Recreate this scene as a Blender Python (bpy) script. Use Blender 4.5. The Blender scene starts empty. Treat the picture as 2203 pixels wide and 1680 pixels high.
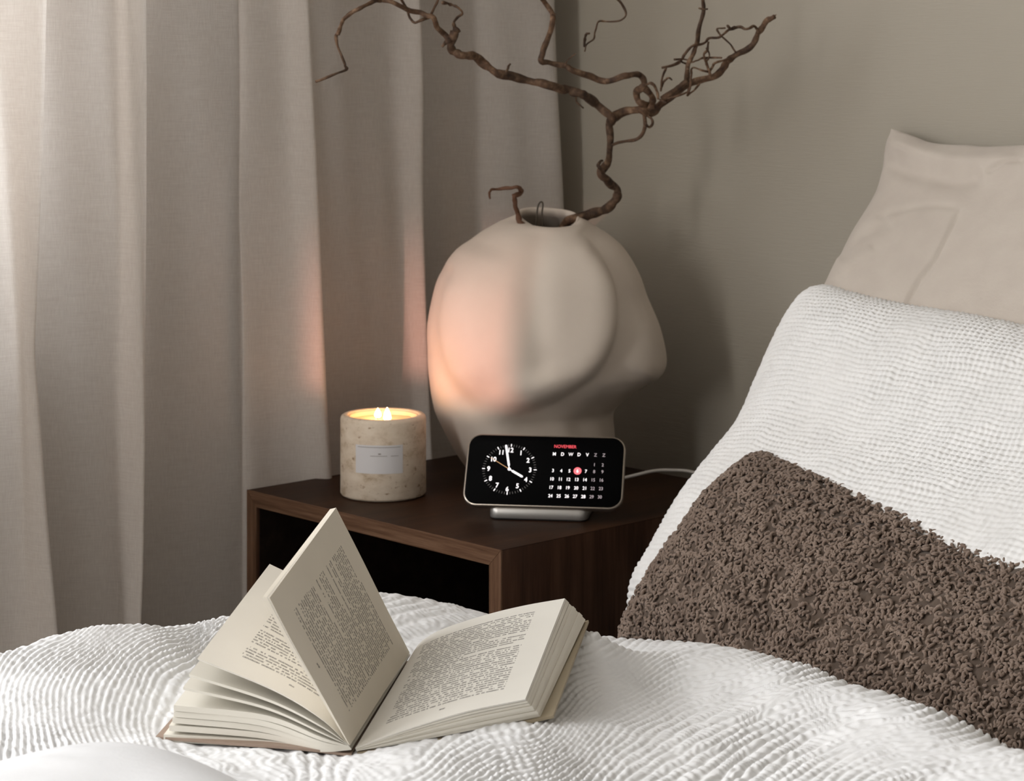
import bpy, math, random
import numpy as np
from mathutils import Vector, noise as mn

random.seed(7); rng = np.random.RandomState(7)
C = bpy.context.scene.collection
D = bpy.data

# ------------------------------------------------------------------ camera, light, exposure
F, CX, HY, HC = 4850.0, 1101.5, 100.0, 0.93      # focal length in pixels, axis column, eye line row, eye height
A = math.radians(46.8); SA, CA = math.sin(A), math.cos(A)

cam = D.cameras.new('camera'); cam_o = D.objects.new('camera', cam); C.objects.link(cam_o)
cam.sensor_width = 36; cam.lens = 36 * F / 2203.0; cam.shift_y = -740.0 / 2203.0
cam_o.location = (0, 0, HC); cam_o.rotation_euler = (math.pi / 2, 0, A)
cam.clip_start = 0.05; cam.clip_end = 200
cam.dof.use_dof = True; cam.dof.focus_distance = 1.62; cam.dof.aperture_fstop = 20.0
bpy.context.scene.camera = cam_o

sc = bpy.context.scene
sc.view_settings.view_transform = 'Standard'; sc.view_settings.look = 'None'
sc.view_settings.gamma = 1; sc.view_settings.exposure = 0.80
sc.view_settings.use_curve_mapping = False

w = D.worlds.new('world'); sc.world = w; w.use_nodes = True
w.node_tree.nodes['Background'].inputs[0].default_value = (0.62, 0.72, 0.86, 1)
w.node_tree.nodes['Background'].inputs[1].default_value = 0.6

def area(name, loc, rot, sx, sy, power, col):
    l = D.lights.new(name, 'AREA'); l.shape = 'RECTANGLE'; l.size = sx; l.size_y = sy
    l.energy = power; l.color = col
    o = D.objects.new(name, l); C.objects.link(o); o.location = loc; o.rotation_euler = rot
    return o
WIN_Y0, WIN_Y1 = -1.70, 1.12
# daylight coming in through the window on the left wall, plus an added soft fill behind the camera
area('daylight_left_window', (-2.02, (WIN_Y0 + WIN_Y1) / 2, 1.45), (0, -math.pi / 2, 0), 1.5, WIN_Y1 - WIN_Y0, 42, (1.0, 0.985, 0.975))
area('back_fill', (-0.80, -2.27, 1.45), (math.pi / 2, 0, 0), 0.30, 1.4, 17, (1.0, 0.96, 0.92))

SUN_CAM = Vector((0.555, 0.83, -0.012))            # the way the setting sun shines, in camera axes
def rd(v): return Vector((CA * v[0] - SA * v[1], SA * v[0] + CA * v[1], v[2]))
sund = rd(SUN_CAM).normalized()
sl = D.lights.new('setting_sun', 'SUN'); sl.energy = 1.45; sl.color = (1.0, 0.42, 0.31); sl.angle = math.radians(0.45)
so = D.objects.new('setting_sun', sl); C.objects.link(so)
so.rotation_euler = sund.to_track_quat('-Z', 'Y').to_euler()

# ------------------------------------------------------------------ helpers
def R(X, Y, z): return Vector((CA * X - SA * Y, SA * X + CA * Y, z))       # camera axes -> room
def P(px, py, Y): return R((px - CX) / F * Y, Y, HC - (py - HY) / F * Y)     # the point at depth Y seen at a pixel
def ray(px, py): return R((px - CX) / F, 1.0, -(py - HY) / F)
CO = Vector((0, 0, HC))
def on_plane(px, py, p0, n):
    d = ray(px, py); t = (p0 - CO).dot(n) / d.dot(n); return CO + d * t
def at_x(px, py, x):                                                         # the point with that room x
    d = ray(px, py); return CO + d * (x / d.x)
def at_y(px, py, y):
    d = ray(px, py); return CO + d * (y / d.y)
def to_px(v):                                                                # arrays N,3 in room axes -> pixels
    v = np.asarray(v); X = CA * v[:, 0] + SA * v[:, 1]; Y = -SA * v[:, 0] + CA * v[:, 1]
    return CX + X / Y * F, HY + (HC - v[:, 2]) / Y * F
def ss(a, b, x):
    t = np.clip((np.asarray(x) - a) / (b - a), 0, 1); return t * t * (3 - 2 * t)

def tps(pts, vals, lam=1e-6):
    pts = np.asarray(pts, float); vals = np.asarray(vals, float); n = len(pts)
    s = pts.std(0).mean(); p = pts / s
    d = np.linalg.norm(p[:, None] - p[None], axis=2); K = np.where(d > 0, d * d * np.log(d + 1e-12), 0) + lam * np.eye(n)
    Q = np.hstack([np.ones((n, 1)), p]); M = np.zeros((n + 3, n + 3)); M[:n, :n] = K; M[:n, n:] = Q; M[n:, :n] = Q.T
    c = np.linalg.solve(M, np.concatenate([vals, [0, 0, 0]]))
    def f(x):
        x = np.asarray(x, float) / s; out = np.zeros(len(x))
        for i in range(0, len(x), 40000):
            q = x[i:i + 40000]; dd = np.linalg.norm(q[:, None] - p[None], axis=2)
            out[i:i + 40000] = np.where(dd > 0, dd * dd * np.log(dd + 1e-12), 0) @ c[:n] + c[n] + q @ c[n + 1:]
        return out
    return f

def vnoise(p, seed=0):
    """smooth value noise of 3 arrays, numpy"""
    p = np.asarray(p, float) + 1000.0; i = np.floor(p).astype(np.int64); f = p - i; f = f * f * (3 - 2 * f)
    def h(a, b, c):
        n = (a * 73856093) ^ (b * 19349663) ^ (c * 83492791) ^ (seed * 2654435761 & 0xffffffff)
        n = (n ^ (n >> 13)) * 1274126177; n = n & 0x7fffffff; n = (n ^ (n >> 16)) * 668265263 & 0x7fffffff
        return (n % 65536) / 32768.0 - 1
    out = 0
    for a in (0, 1):
        for b in (0, 1):
            for c in (0, 1):
                wgt = (f[:, 0] if a else 1 - f[:, 0]) * (f[:, 1] if b else 1 - f[:, 1]) * (f[:, 2] if c else 1 - f[:, 2])
                out = out + wgt * h(i[:, 0] + a, i[:, 1] + b, i[:, 2] + c)
    return out

def thing(name, label, cat, loc, group=None):
    o = D.objects.new(name, None); C.objects.link(o); o.location = loc; o.empty_display_size = 0.05
    o['label'] = label; o['category'] = cat
    if group: o['group'] = group
    return o
def origin(parent):
    v = Vector((0, 0, 0))
    while parent is not None: v = v + parent.location; parent = parent.parent
    return v
def mesh(name, V, Fc, mat, parent=None, smooth=True, uv=None, kind=None, label=None):
    m = D.meshes.new(name); off = origin(parent)
    V = np.asarray([tuple(v) for v in V], float) if not isinstance(V, np.ndarray) else V
    V = V - np.array(off)
    m.from_pydata(V.tolist(), [], Fc if isinstance(Fc, list) else Fc.tolist()); m.update()
    if smooth: m.polygons.foreach_set('use_smooth', [True] * len(m.polygons))
    if uv is not None:
        l = m.uv_layers.new(name='UVMap'); idx = np.zeros(len(m.loops), int); m.loops.foreach_get('vertex_index', idx)
        l.data.foreach_set('uv', np.asarray(uv, float)[idx].ravel())
    if mat: m.materials.append(mat)
    o = D.objects.new(name, m); C.objects.link(o)
    if parent is not None: o.parent = parent
    if kind: o['kind'] = kind
    if label: o['label'] = label
    return o
def tag(o, label, cat, group=None):
    o['label'] = label; o['category'] = cat
    if group: o['group'] = group
    return o
def struct(name, V, Fc, mat, smooth=False):
    return mesh(name, V, Fc, mat, None, smooth, kind='structure')

def boxg(lo, hi):
    x0, y0, z0 = lo; x1, y1, z1 = hi
    V = [(x0, y0, z0), (x1, y0, z0), (x1, y1, z0), (x0, y1, z0), (x0, y0, z1), (x1, y0, z1), (x1, y1, z1), (x0, y1, z1)]
    Fc = [[0, 3, 2, 1], [4, 5, 6, 7], [0, 1, 5, 4], [1, 2, 6, 5], [2, 3, 7, 6], [3, 0, 4, 7]]
    return V, Fc
def join(gs):
    V, Fc = [], []
    for v, f in gs:
        n = len(V); V += [tuple(q) for q in v]; Fc += [[i + n for i in q] for q in f]
    return V, Fc
def bevel(o, wd, seg=2):
    b = o.modifiers.new('bevel', 'BEVEL'); b.width = wd; b.segments = seg; b.limit_method = 'ANGLE'; return o
def gridf(nu, nv, closed_u=False, off=0):
    a = np.arange(nu if closed_u else nu - 1); b = np.arange(nv - 1)
    i, j = np.meshgrid(a, b, indexing='ij'); i = i.ravel(); j = j.ravel(); i2 = (i + 1) % nu
    return np.stack([i * nv + j, i2 * nv + j, i2 * nv + j + 1, i * nv + j + 1], 1) + off
def crom(pts, k):
    pts = np.asarray(pts, float); n = len(pts)
    q = np.vstack([2 * pts[0] - pts[1], pts, 2 * pts[-1] - pts[-2]]); out = []
    for i in range(n - 1):
        p0, p1, p2, p3 = q[i:i + 4]
        for t in np.arange(k) / k:
            out.append(0.5 * (2 * p1 + (p2 - p0) * t + (2 * p0 - 5 * p1 + 4 * p2 - p3) * t * t + (3 * p1 - p0 - 3 * p2 + p3) * t ** 3))
    out.append(pts[-1]); return np.array(out)
def tube(c, r, sides=8, cap=True):
    c = np.asarray(c, float); n = len(c); r = np.broadcast_to(r, (n,)) if np.ndim(r) < 1 else np.asarray(r)
    t = np.gradient(c, axis=0); t /= np.linalg.norm(t, axis=1)[:, None] + 1e-12
    u = np.cross(t[0], [0, 0, 1.0]);
    if np.linalg.norm(u) < 1e-3: u = np.cross(t[0], [1.0, 0, 0])
    V = []; a = np.arange(sides) * 2 * math.pi / sides
    for i in range(n):
        u = u - t[i] * u.dot(t[i]); u /= np.linalg.norm(u) + 1e-12; v = np.cross(t[i], u)
        V.append(c[i] + r[i] * (np.cos(a)[:, None] * u + np.sin(a)[:, None] * v))
    V = np.vstack(V); Fc = []
    for i in range(n - 1):
        for j in range(sides):
            k = (j + 1) % sides; Fc.append([i * sides + j, i * sides + k, (i + 1) * sides + k, (i + 1) * sides + j])
    if cap: Fc.append(list(range(sides))[::-1]); Fc.append([(n - 1) * sides + j for j in range(sides)])
    return V, Fc
def lathe(cx, cy, prof, n=64):
    V, Fc = [], []; m = len(prof)
    for i in range(n):
        a = 2 * math.pi * i / n
        for r, z in prof: V.append((cx + r * math.cos(a), cy + r * math.sin(a), z))
    for i in range(n):
        k = (i + 1) % n
        for j in range(m - 1): Fc.append([i * m + j, k * m + j, k * m + j + 1, i * m + j + 1])
    return V, Fc

# ------------------------------------------------------------------ materials
class N:
    def __init__(s, name):
        s.m = D.materials.new(name); s.m.use_nodes = True; s.t = s.m.node_tree; s.b = s.t.nodes['Principled BSDF']; s.out = s.t.nodes['Material Output']
    def n(s, typ, ins=None, **kw):
        q = s.t.nodes.new('ShaderNode' + typ)
        for k, v in kw.items(): setattr(q, k, v)
        for k, v in (ins or {}).items(): s.set(q, k, v)
        return q
    def set(s, q, k, v):
        i = q.inputs[k]
        if hasattr(v, 'is_output') or isinstance(v, bpy.types.NodeSocket): s.t.links.new(v, i)
        else: i.default_value = v
    def P(s, **kw):
        for k, v in kw.items(): s.set(s.b, k.replace('_', ' '), v)
    def math(s, op, a, b=0.0, c=0.0):
        q = s.n('Math', {0: a, 1: b, 2: c}, operation=op); return q.outputs[0]
    def ramp(s, fac, stops):
        q = s.n('ValToRGB', {0: fac}); e = q.color_ramp.elements
        while len(e) < len(stops): e.new(0.5)
        for x, (p, c) in zip(e, stops): x.position = p; x.color = (*c, 1)
        return q.outputs[0]
    def coord(s, which='Object', scale=(1, 1, 1), rot=(0, 0, 0)):
        return s.n('Mapping', {0: s.n('TexCoord').outputs[which], 'Scale': scale, 'Rotation': rot}).outputs[0]
    def noise(s, v, scale, detail=3, rough=0.5):
        return s.n('TexNoise', {'Vector': v, 'Scale': scale, 'Detail': detail, 'Roughness': rough}).outputs[0]
    def bump(s, h, strength, dist, normal=None):
        q = s.n('Bump', {'Height': h, 'Strength': strength, 'Distance': dist})
        if normal is not None: s.set(q, 'Normal', normal)
        return q.outputs[0]
def simple(name, col, rough=0.6, metal=0.0, emit=None, es=1.0, spec=0.5):
    k = N(name); k.P(Base_Color=(*col, 1), Roughness=rough, Metallic=metal); k.b.inputs['Specular IOR Level'].default_value = spec
    if emit: k.P(Emission_Color=(*emit, 1), Emission_Strength=es)
    return k.m

def m_wall():
    k = N('wall_paint'); c = k.coord('Object', (1, 1, 1)); c2 = k.coord('Object', (60, 60, 900)); c3 = k.coord('Object', (900, 900, 60))
    a = k.noise(c2, 1.0, 2); b = k.noise(c3, 1.0, 2); s = k.math('ADD', a, b)
    col = k.ramp(k.noise(c, 3, 3), [(0.3, (0.345, 0.315, 0.262)), (0.7, (0.375, 0.343, 0.288))])
    k.P(Base_Color=col, Roughness=0.85, Normal=k.bump(s, 0.35, 0.0006)); return k.m
def m_curtain():
    k = N('linen_voile'); c1 = k.coord('Object', (1500, 1500, 90)); c2 = k.coord('Object', (60, 60, 1700))
    a = k.noise(c1, 1, 2); b = k.noise(c2, 1, 2); s = k.math('ADD', a, b)
    col = k.ramp(k.math('MULTIPLY', s, 0.5), [(0.3, (0.66, 0.61, 0.565)), (0.7, (0.80, 0.76, 0.715))])
    n_ = k.bump(s, 0.5, 0.0006)
    d = k.n('BsdfDiffuse', {'Color': col, 'Normal': n_}); t = k.n('BsdfTranslucent', {'Color': col, 'Normal': n_})
    mx = k.n('MixShader', {0: 0.50, 1: d.outputs[0], 2: t.outputs[0]})
    k.t.links.new(mx.outputs[0], k.out.inputs[0]); return k.m
def m_cotton(name, lo, hi, tr=0.0):
    k = N(name); c = k.coord('Object', (1, 1, 1)); f = k.noise(k.coord('Object', (2600, 2600, 2600)), 1, 2); n2 = k.noise(c, 260, 3)
    col = k.ramp(k.noise(c, 40, 3), [(0.3, lo), (0.7, hi)])
    h = k.math('ADD', f, n2)
    k.P(Base_Color=col, Roughness=0.9, Normal=k.bump(h, 0.35, 0.0006)); k.b.inputs['Specular IOR Level'].default_value = 0.1
    k.P(Sheen_Weight=0.15); return k.m
def m_wood(name, a, b, c_, scale=(7, 90, 90), rough=0.5):
    k = N(name); c = k.coord('Object', scale); n1 = k.noise(c, 1, 5, 0.6); fine = k.noise(k.coord('Object', tuple(q * 5 for q in scale)), 1, 3)
    m = k.math('ADD', k.math('MULTIPLY', n1, 0.75), k.math('MULTIPLY', fine, 0.25))
    k.P(Base_Color=k.ramp(m, [(0.32, a), (0.5, b), (0.68, c_)]), Roughness=rough, Normal=k.bump(fine, 0.15, 0.0003)); k.b.inputs['Specular IOR Level'].default_value = 0.12; return k.m
def m_vase():
    k = N('matte_ceramic'); c = k.coord('Object')
    col = k.ramp(k.noise(c, 14, 4), [(0.3, (0.60, 0.525, 0.455)), (0.7, (0.665, 0.59, 0.515))])
    k.P(Base_Color=col, Roughness=0.75, Normal=k.bump(k.noise(c, 900, 3), 0.2, 0.0004)); k.b.inputs['Specular IOR Level'].default_value = 0.25; return k.m
def m_stone():
    k = N('travertine'); c = k.coord('Object', (1, 1, 1.6)); n1 = k.noise(c, 45, 6, 0.65); n2 = k.noise(c, 120, 4, 0.6)
    v = k.n('TexVoronoi', {'Vector': c, 'Scale': 60.0}).outputs['Distance']
    base = k.ramp(n1, [(0.3, (0.40, 0.30, 0.20)), (0.46, (0.60, 0.50, 0.39)), (0.7, (0.70, 0.61, 0.50))])
    pit = k.ramp(n2, [(0.28, (0.45, 0.34, 0.24)), (0.40, (1, 1, 1))])
    mix = k.n('Mix', {0: 1.0, 6: base, 7: pit}, data_type='RGBA', blend_type='MULTIPLY').outputs[2]
    k.P(Base_Color=mix, Roughness=0.7, Normal=k.bump(n2, 0.4, 0.0008)); return k.m
def m_bark():
    k = N('dry_bark'); c = k.coord('Object'); n1 = k.noise(c, 130, 5, 0.6); n2 = k.noise(c, 22, 3)
    base = k.ramp(n1, [(0.3, (0.025, 0.012, 0.006)), (0.5, (0.075, 0.042, 0.023)), (0.74, (0.20, 0.135, 0.088))])
    t = k.ramp(n2, [(0.35, (0.65, 0.6, 0.55)), (0.65, (1.5, 1.4, 1.3))])
    mix = k.n('Mix', {0: 1.0, 6: base, 7: t}, data_type='RGBA', blend_type='MULTIPLY').outputs[2]
    k.P(Base_Color=mix, Roughness=0.8, Normal=k.bump(n1, 0.7, 0.002)); return k.m
def m_paper(name, text=None, col=(0.72, 0.69, 0.615)):
    """text = (u0,u1,v0,v1,lines,ink,paragraph seed): printed block on the page, u across, v down the page"""
    k = N(name)
    base = k.ramp(k.noise(k.coord('Object'), 30, 2), [(0.3, tuple(q * 0.97 for q in col)), (0.7, col)])
    k.P(Roughness=0.85); k.b.inputs['Specular IOR Level'].default_value = 0.15
    if not text: k.P(Base_Color=base); return k.m
    u0, u1, v0, v1, nl, ink, seed = text
    sep = k.n('SeparateXYZ', {0: k.n('TexCoord').outputs['UV']}); u, v = sep.outputs[0], sep.outputs[1]
    lv = k.math('MULTIPLY', k.math('SUBTRACT', v, v0), nl / (v1 - v0)); li = k.math('FLOOR', lv); lf = k.math('FRACT', lv)
    # x height band of each line
    band = k.math('MULTIPLY', k.math('GREATER_THAN', lf, 0.30), k.math('LESS_THAN', lf, 0.80))
    comb = k.n('CombineXYZ', {0: k.math('MULTIPLY', u, 62.0), 1: k.math('MULTIPLY', li, 7.31), 2: float(seed)}).outputs[0]
    words = k.math('GREATER_THAN', k.n('TexNoise', {'Vector': comb, 'Scale': 1.0, 'Detail': 0.0}).outputs[0], 0.40)
    comb2 = k.n('CombineXYZ', {0: k.math('MULTIPLY', u, 430.0), 1: k.math('MULTIPLY', lv, 3.0), 2: float(seed) + 3}).outputs[0]
    let = k.math('GREATER_THAN', k.n('TexNoise', {'Vector': comb2, 'Scale': 1.0, 'Detail': 1.0}).outputs[0], 0.45)
    # ragged paragraph ends
    wn = k.n('TexWhiteNoise', {'W': k.math('ADD', li, float(seed) * 3.7)}, noise_dimensions='1D').outputs[0]
    endu = k.math('SUBTRACT', u1, k.math('MULTIPLY', k.math('GREATER_THAN', wn, 0.84), k.math('MULTIPLY', k.math('FRACT', k.math('MULTIPLY', wn, 13.7)), (u1 - u0) * 0.6)))
    stu = k.math('ADD', u0, k.math('MULTIPLY', k.math('LESS_THAN', wn, 0.14), (u1 - u0) * 0.05))
    box = k.math('MULTIPLY', k.math('MULTIPLY', k.math('GREATER_THAN', u, stu), k.math('LESS_THAN', u, endu)),
                 k.math('MULTIPLY', k.math('GREATER_THAN', v, v0), k.math('LESS_THAN', v, v1)))
    t = k.math('MULTIPLY', k.math('MULTIPLY', band, words), k.math('MULTIPLY', let, box))
    # page number under the block
    uc = (u0 + u1) / 2
    pn = k.math('MULTIPLY', k.math('MULTIPLY', k.math('GREATER_THAN', u, uc - 0.017), k.math('LESS_THAN', u, uc + 0.017)),
                k.math('MULTIPLY', k.math('GREATER_THAN', v, v1 + 0.035), k.math('LESS_THAN', v, v1 + 0.047)))
    pn = k.math('MULTIPLY', pn, k.math('GREATER_THAN', k.noise(k.coord('UV'), 160, 1), 0.45))
    t = k.math('MULTIPLY', k.math('MAXIMUM', t, pn), ink)
    mix = k.n('Mix', {0: t, 6: base, 7: (0.06, 0.055, 0.05, 1)}, data_type='RGBA').outputs[2]
    k.P(Base_Color=mix); return k.m

M_wall, M_curt, M_vase, M_stone, M_bark = m_wall(), m_curtain(), m_vase(), m_stone(), m_bark()
M_duvet = m_cotton('white_muslin', (0.70, 0.705, 0.71), (0.745, 0.75, 0.755))
M_pilw = m_cotton('white_waffle_cotton', (0.71, 0.71, 0.705), (0.765, 0.765, 0.76))
M_sheet = m_cotton('smooth_white_sheet', (0.62, 0.625, 0.635), (0.65, 0.655, 0.665))
M_beige = m_cotton('beige_cotton', (0.49, 0.435, 0.385), (0.53, 0.475, 0.42))
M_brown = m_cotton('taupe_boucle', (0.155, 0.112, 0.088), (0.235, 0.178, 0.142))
M_brown2 = m_cotton('taupe_boucle_shaded_base', (0.075, 0.054, 0.041), (0.10, 0.073, 0.056))  # base darkened: shade in the pits between curls is put into the colour
M_wal = m_wood('walnut_top', (0.010, 0.0036, 0.0014), (0.023, 0.0088, 0.0035), (0.042, 0.0175, 0.0072), (30, 4, 30))
M_wals = m_wood('walnut_side', (0.022, 0.010, 0.006), (0.05, 0.023, 0.013), (0.08, 0.040, 0.023), (60, 60, 5))
M_edge = m_wood('walnut_edge', (0.055, 0.027, 0.014), (0.098, 0.052, 0.030), (0.15, 0.088, 0.054), (14, 200, 400))
M_edgev = m_wood('walnut_edge_upright', (0.055, 0.027, 0.014), (0.098, 0.052, 0.030), (0.15, 0.088, 0.054), (300, 200, 14))
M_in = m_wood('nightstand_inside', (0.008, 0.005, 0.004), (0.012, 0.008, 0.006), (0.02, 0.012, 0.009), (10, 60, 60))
M_ceil = simple('ceiling_paint', (0.62, 0.60, 0.56), 0.9)
M_floor = m_wood('oak_floor', (0.16, 0.10, 0.06), (0.26, 0.17, 0.10), (0.33, 0.22, 0.14), (3, 40, 40))
M_trim = simple('white_trim', (0.65, 0.63, 0.60), 0.6)
M_white = simple('mattress_cover', (0.70, 0.69, 0.67), 0.9)

# ------------------------------------------------------------------ the room
XL, XR, YB, YH, ZC = -1.97, 2.10, -2.30, 1.76, 2.45
struct('floor', *boxg((XL - .1, YB - .1, -.08), (XR + .1, YH + .1, 0)), M_floor)
struct('ceiling', *boxg((XL - .1, YB - .1, ZC), (XR + .1, YH + .1, ZC + .1)), M_ceil)
struct('wall_head', *boxg((XL - .1, YH, 0), (XR + .1, YH + .1, ZC)), M_wall)
def wall_x(name, x0, x1, y0, y1, z0, z1, wy0, wy1, mat):
    g = [boxg((x0, YB - .1, 0), (x1, wy0, ZC)), boxg((x0, wy1, 0), (x1, YH, ZC)), boxg((x0, wy0, 0), (x1, wy1, z0)), boxg((x0, wy0, z1), (x1, wy1, ZC))]
    return struct(name, *join(g), mat)
wall_x('wall_left', XL - .1, XL, 0, 0, .70, 2.20, WIN_Y0, WIN_Y1, M_wall)
# back wall: its window lets the low sun in
struct('wall_right', *boxg((XR, YB - .1, 0), (XR + .1, YH, ZC)), M_wall)
vfr = R(0.008, 2.15, 0)                                   # the sun's right limit on the vase
tt = (vfr.y - YB) / sund.y
jx = (vfr - sund * tt).x + .022; sillz = 0.588 + (-sund.z) * tt; WL = -0.945
struct('wall_back', *join([boxg((XL - .1, YB - .1, 0), (WL, YB, ZC)), boxg((jx, YB - .1, 0), (XR, YB, ZC)), boxg((WL, YB - .1, 0), (jx, YB, sillz)), boxg((WL, YB - .1, 2.2), (jx, YB, ZC))]), M_wall)
struct('window_1', *join([boxg((XL - .08, WIN_Y0, .70), (XL - .03, WIN_Y0 + .05, 2.2)), boxg((XL - .08, WIN_Y1 - .05, .70), (XL - .03, WIN_Y1, 2.2)),
       boxg((XL - .08, WIN_Y0, .70), (XL - .03, WIN_Y1, .75)), boxg((XL - .08, WIN_Y0, 2.15), (XL - .03, WIN_Y1, 2.2)), boxg((XL - .03, WIN_Y0, .66), (XL + .06, WIN_Y1, .70))]), M_trim)
struct('window_2', *join([boxg((WL, YB - .08, sillz), (WL + .03, YB - .03, 2.2)), boxg((jx - .002, YB - .08, sillz), (jx, YB - .03, 2.2)), boxg((WL, YB - .08, 2.15), (jx, YB - .03, 2.2))]), M_trim)
struct('baseboard_head', *boxg((XL, YH - .015, 0), (XR, YH, .08)), M_trim)
struct('baseboard_left', *boxg((XL, YB, 0), (XL + .015, YH - .015, .08)), M_trim)
# an unseen slab added far outside, whose underside cuts the top of the sunbeam softly
tf = 17.0; q = vfr - sund * tf
zb = 0.705 + (-sund.z) * tf
V, Fc = boxg((-.4, -5, 0), (.4, 5, 4.5)); ang = math.atan2(sund.y, sund.x)
V = [(q.x + v[0] * math.cos(ang) - v[1] * math.sin(ang), q.y + v[0] * math.sin(ang) + v[1] * math.cos(ang), zb + v[2]) for v in V]
struct('sunbeam_top_blocker', V, Fc, M_trim)

# ------------------------------------------------------------------ curtain: one long voile, folded
def curtain():
    # knots along the cloth: (pixel column at rows 0 / 700 / 1400, distance of cloth from x = -1.80, toward the room +)
    K = [((-620, -620, -620), .02), ((-520, -520, -520), -.03), ((-400, -400, -400), .02), ((-300, -300, -300), -.03), ((-190, -190, -190), .02),
         ((-120, -130, -120), -.03), ((-20, -30, -30), .000), ((8, 40, 40), .010), ((60, 50, 90), .030), ((100, 74, 133), .042), ((92, 68, 122), .024), ((60, 40, 70), -.022), ((75, 60, 90), -.034),
         ((160, 160, 170), -.012), ((236, 246, 250), .008), ((275, 280, 278), .026), ((312, 312, 298), .036), ((308, 308, 292), .020), ((282, 280, 262), -.030), ((300, 300, 285), -.040),
         ((400, 405, 405), -.022), ((512, 516, 516), -.008), ((520, 526, 530), .002), ((605, 630, 655), .018), ((660, 690, 735), .042), ((654, 684, 730), .022), ((625, 655, 705), -.026), ((645, 680, 720), -.022),
         ((740, 765, 790), -.012), ((812, 826, 845), .002), ((860, 876, 900), .012), ((903, 917, 935), .028), ((897, 910, 928), .014), ((872, 890, 908), -.028), ((895, 910, 925), -.036),
         ((985, 995, 1010), -.012), ((1065, 1075, 1090), .014), ((1130, 1150, 1165), .032), ((1190, 1214, 1240), .048), ((1186, 1210, 1234), .034), ((1150, 1180, 1200), -.03), ((1100, 1120, 1150), -.10)]
    zs = np.linspace(2.38, 0.02, 150); cols = []
    for z in zs:
        row = []
        pyr = HY + F * (HC - z) / 2.2
        for (t, b) in K:
            pxx = np.interp(pyr, [0, 700, 1400], t); x = -1.80 + b * (1.0)
            r = (pxx - CX) / F; Y = x / (CA * r - SA); row.append((x, (SA * r + CA) * Y))
        cols.append(crom(row, 6))
    cols = np.array(cols)                                   # nz, n, 2
    nz, n = cols.shape[:2]
    V = np.zeros((n, nz, 3)); V[:, :, 0] = cols[:, :, 0].T; V[:, :, 1] = cols[:, :, 1].T; V[:, :, 2] = zs[None]
    s = np.arange(n)[:, None] * .3 + zs[None] * 0
    V[:, :, 0] += .0025 * np.sin(zs[None] * 9 + s * 1.3) * np.sin(zs[None] * 3.1 + s)
    V = V.reshape(-1, 3)
    V[:, 0] += .0022 * vnoise(np.stack([V[:, 1] * 30, V[:, 2] * 9, V[:, 0] * 30], 1), 5)
    o = mesh('curtain', V, gridf(n, nz), M_curt)
    tag(o, 'sheer beige linen curtain hanging in long folds beside the nightstand', 'curtain')
curtain()
rail = mesh('curtain_rail', *boxg((-1.83, -1.9, 2.385), (-1.77, 1.70, 2.41)), M_trim, smooth=False); rail['kind'] = 'structure'; rail.name = 'trim_1'

# ------------------------------------------------------------------ nightstand
NX0, NX1, NY0, NY1, NZ = -1.771, -1.409, 1.310, 1.665, 0.50
T = .0148
ns = thing('nightstand', 'dark walnut open-fronted nightstand with mitred edges under the vase', 'nightstand', ((NX0 + NX1) / 2, (NY0 + NY1) / 2, 0))
def prism(name, prof, y0, y1, mat):                         # prof in x,z
    n = len(prof); V = [(x, y0, z) for x, z in prof] + [(x, y1, z) for x, z in prof]
    Fc = [list(range(n)), list(range(n, 2 * n))[::-1]] + [[i, i + n, (i + 1) % n + n, (i + 1) % n] for i in range(n)]
    return bevel(mesh(name, V, Fc, mat, ns, False), .0007)
g = .0002; zb_ = .10
def eb(name, prof, mat, y0, y1): return prism(name, prof, y0, y1, mat)
topP = [(NX0 + g, NZ), (NX1 - g, NZ), (NX1 - T - g, NZ - T), (NX0 + T + g, NZ - T)]
rP = [(NX1, NZ - g), (NX1, zb_ + g), (NX1 - T, zb_ + T + g), (NX1 - T, NZ - T - g)]
lP = [(NX0, NZ - g), (NX0 + T, NZ - T - g), (NX0 + T, zb_ + T + g), (NX0, zb_ + g)]
bP = [(NX0 + g, zb_), (NX0 + T + g, zb_ + T), (NX1 - T - g, zb_ + T), (NX1 - g, zb_)]
for nm, pr, mt, me in (('top_panel', topP, M_wal, M_edge), ('side_panel', rP, M_wals, M_edgev), ('side_panel', lP, M_wals, M_edgev), ('bottom_panel', bP, M_wals, M_edge)):
    o = eb(nm, pr, mt, NY0 + .0015, NY1)
    e = mesh('edge_band', *((lambda n, pr: ([(x, NY0, z) for x, z in pr] + [(x, NY0 + .0015, z) for x, z in pr], [list(range(n)), list(range(n, 2 * n))[::-1]] + [[i, i + n, (i + 1) % n + n, (i + 1) % n] for i in range(n)]))(len(pr), pr)), me, o, False)
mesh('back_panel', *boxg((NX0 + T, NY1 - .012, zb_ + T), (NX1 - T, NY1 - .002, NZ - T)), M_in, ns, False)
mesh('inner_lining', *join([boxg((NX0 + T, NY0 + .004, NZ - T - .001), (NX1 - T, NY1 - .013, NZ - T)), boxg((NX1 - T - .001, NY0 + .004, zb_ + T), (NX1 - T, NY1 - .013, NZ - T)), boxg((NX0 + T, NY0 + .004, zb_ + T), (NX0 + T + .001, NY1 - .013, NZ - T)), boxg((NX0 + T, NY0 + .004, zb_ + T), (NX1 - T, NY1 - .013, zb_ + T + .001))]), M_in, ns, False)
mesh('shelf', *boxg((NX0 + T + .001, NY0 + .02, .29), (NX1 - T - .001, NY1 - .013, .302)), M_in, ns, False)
for x in (NX0 + .03, NX1 - .03):
    for y in (NY0 + .03, NY1 - .03):
        mesh('leg', *lathe(x, y, [(0, 0), (.009, 0), (.012, zb_), (0, zb_)], 16), M_wals, ns)

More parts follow.
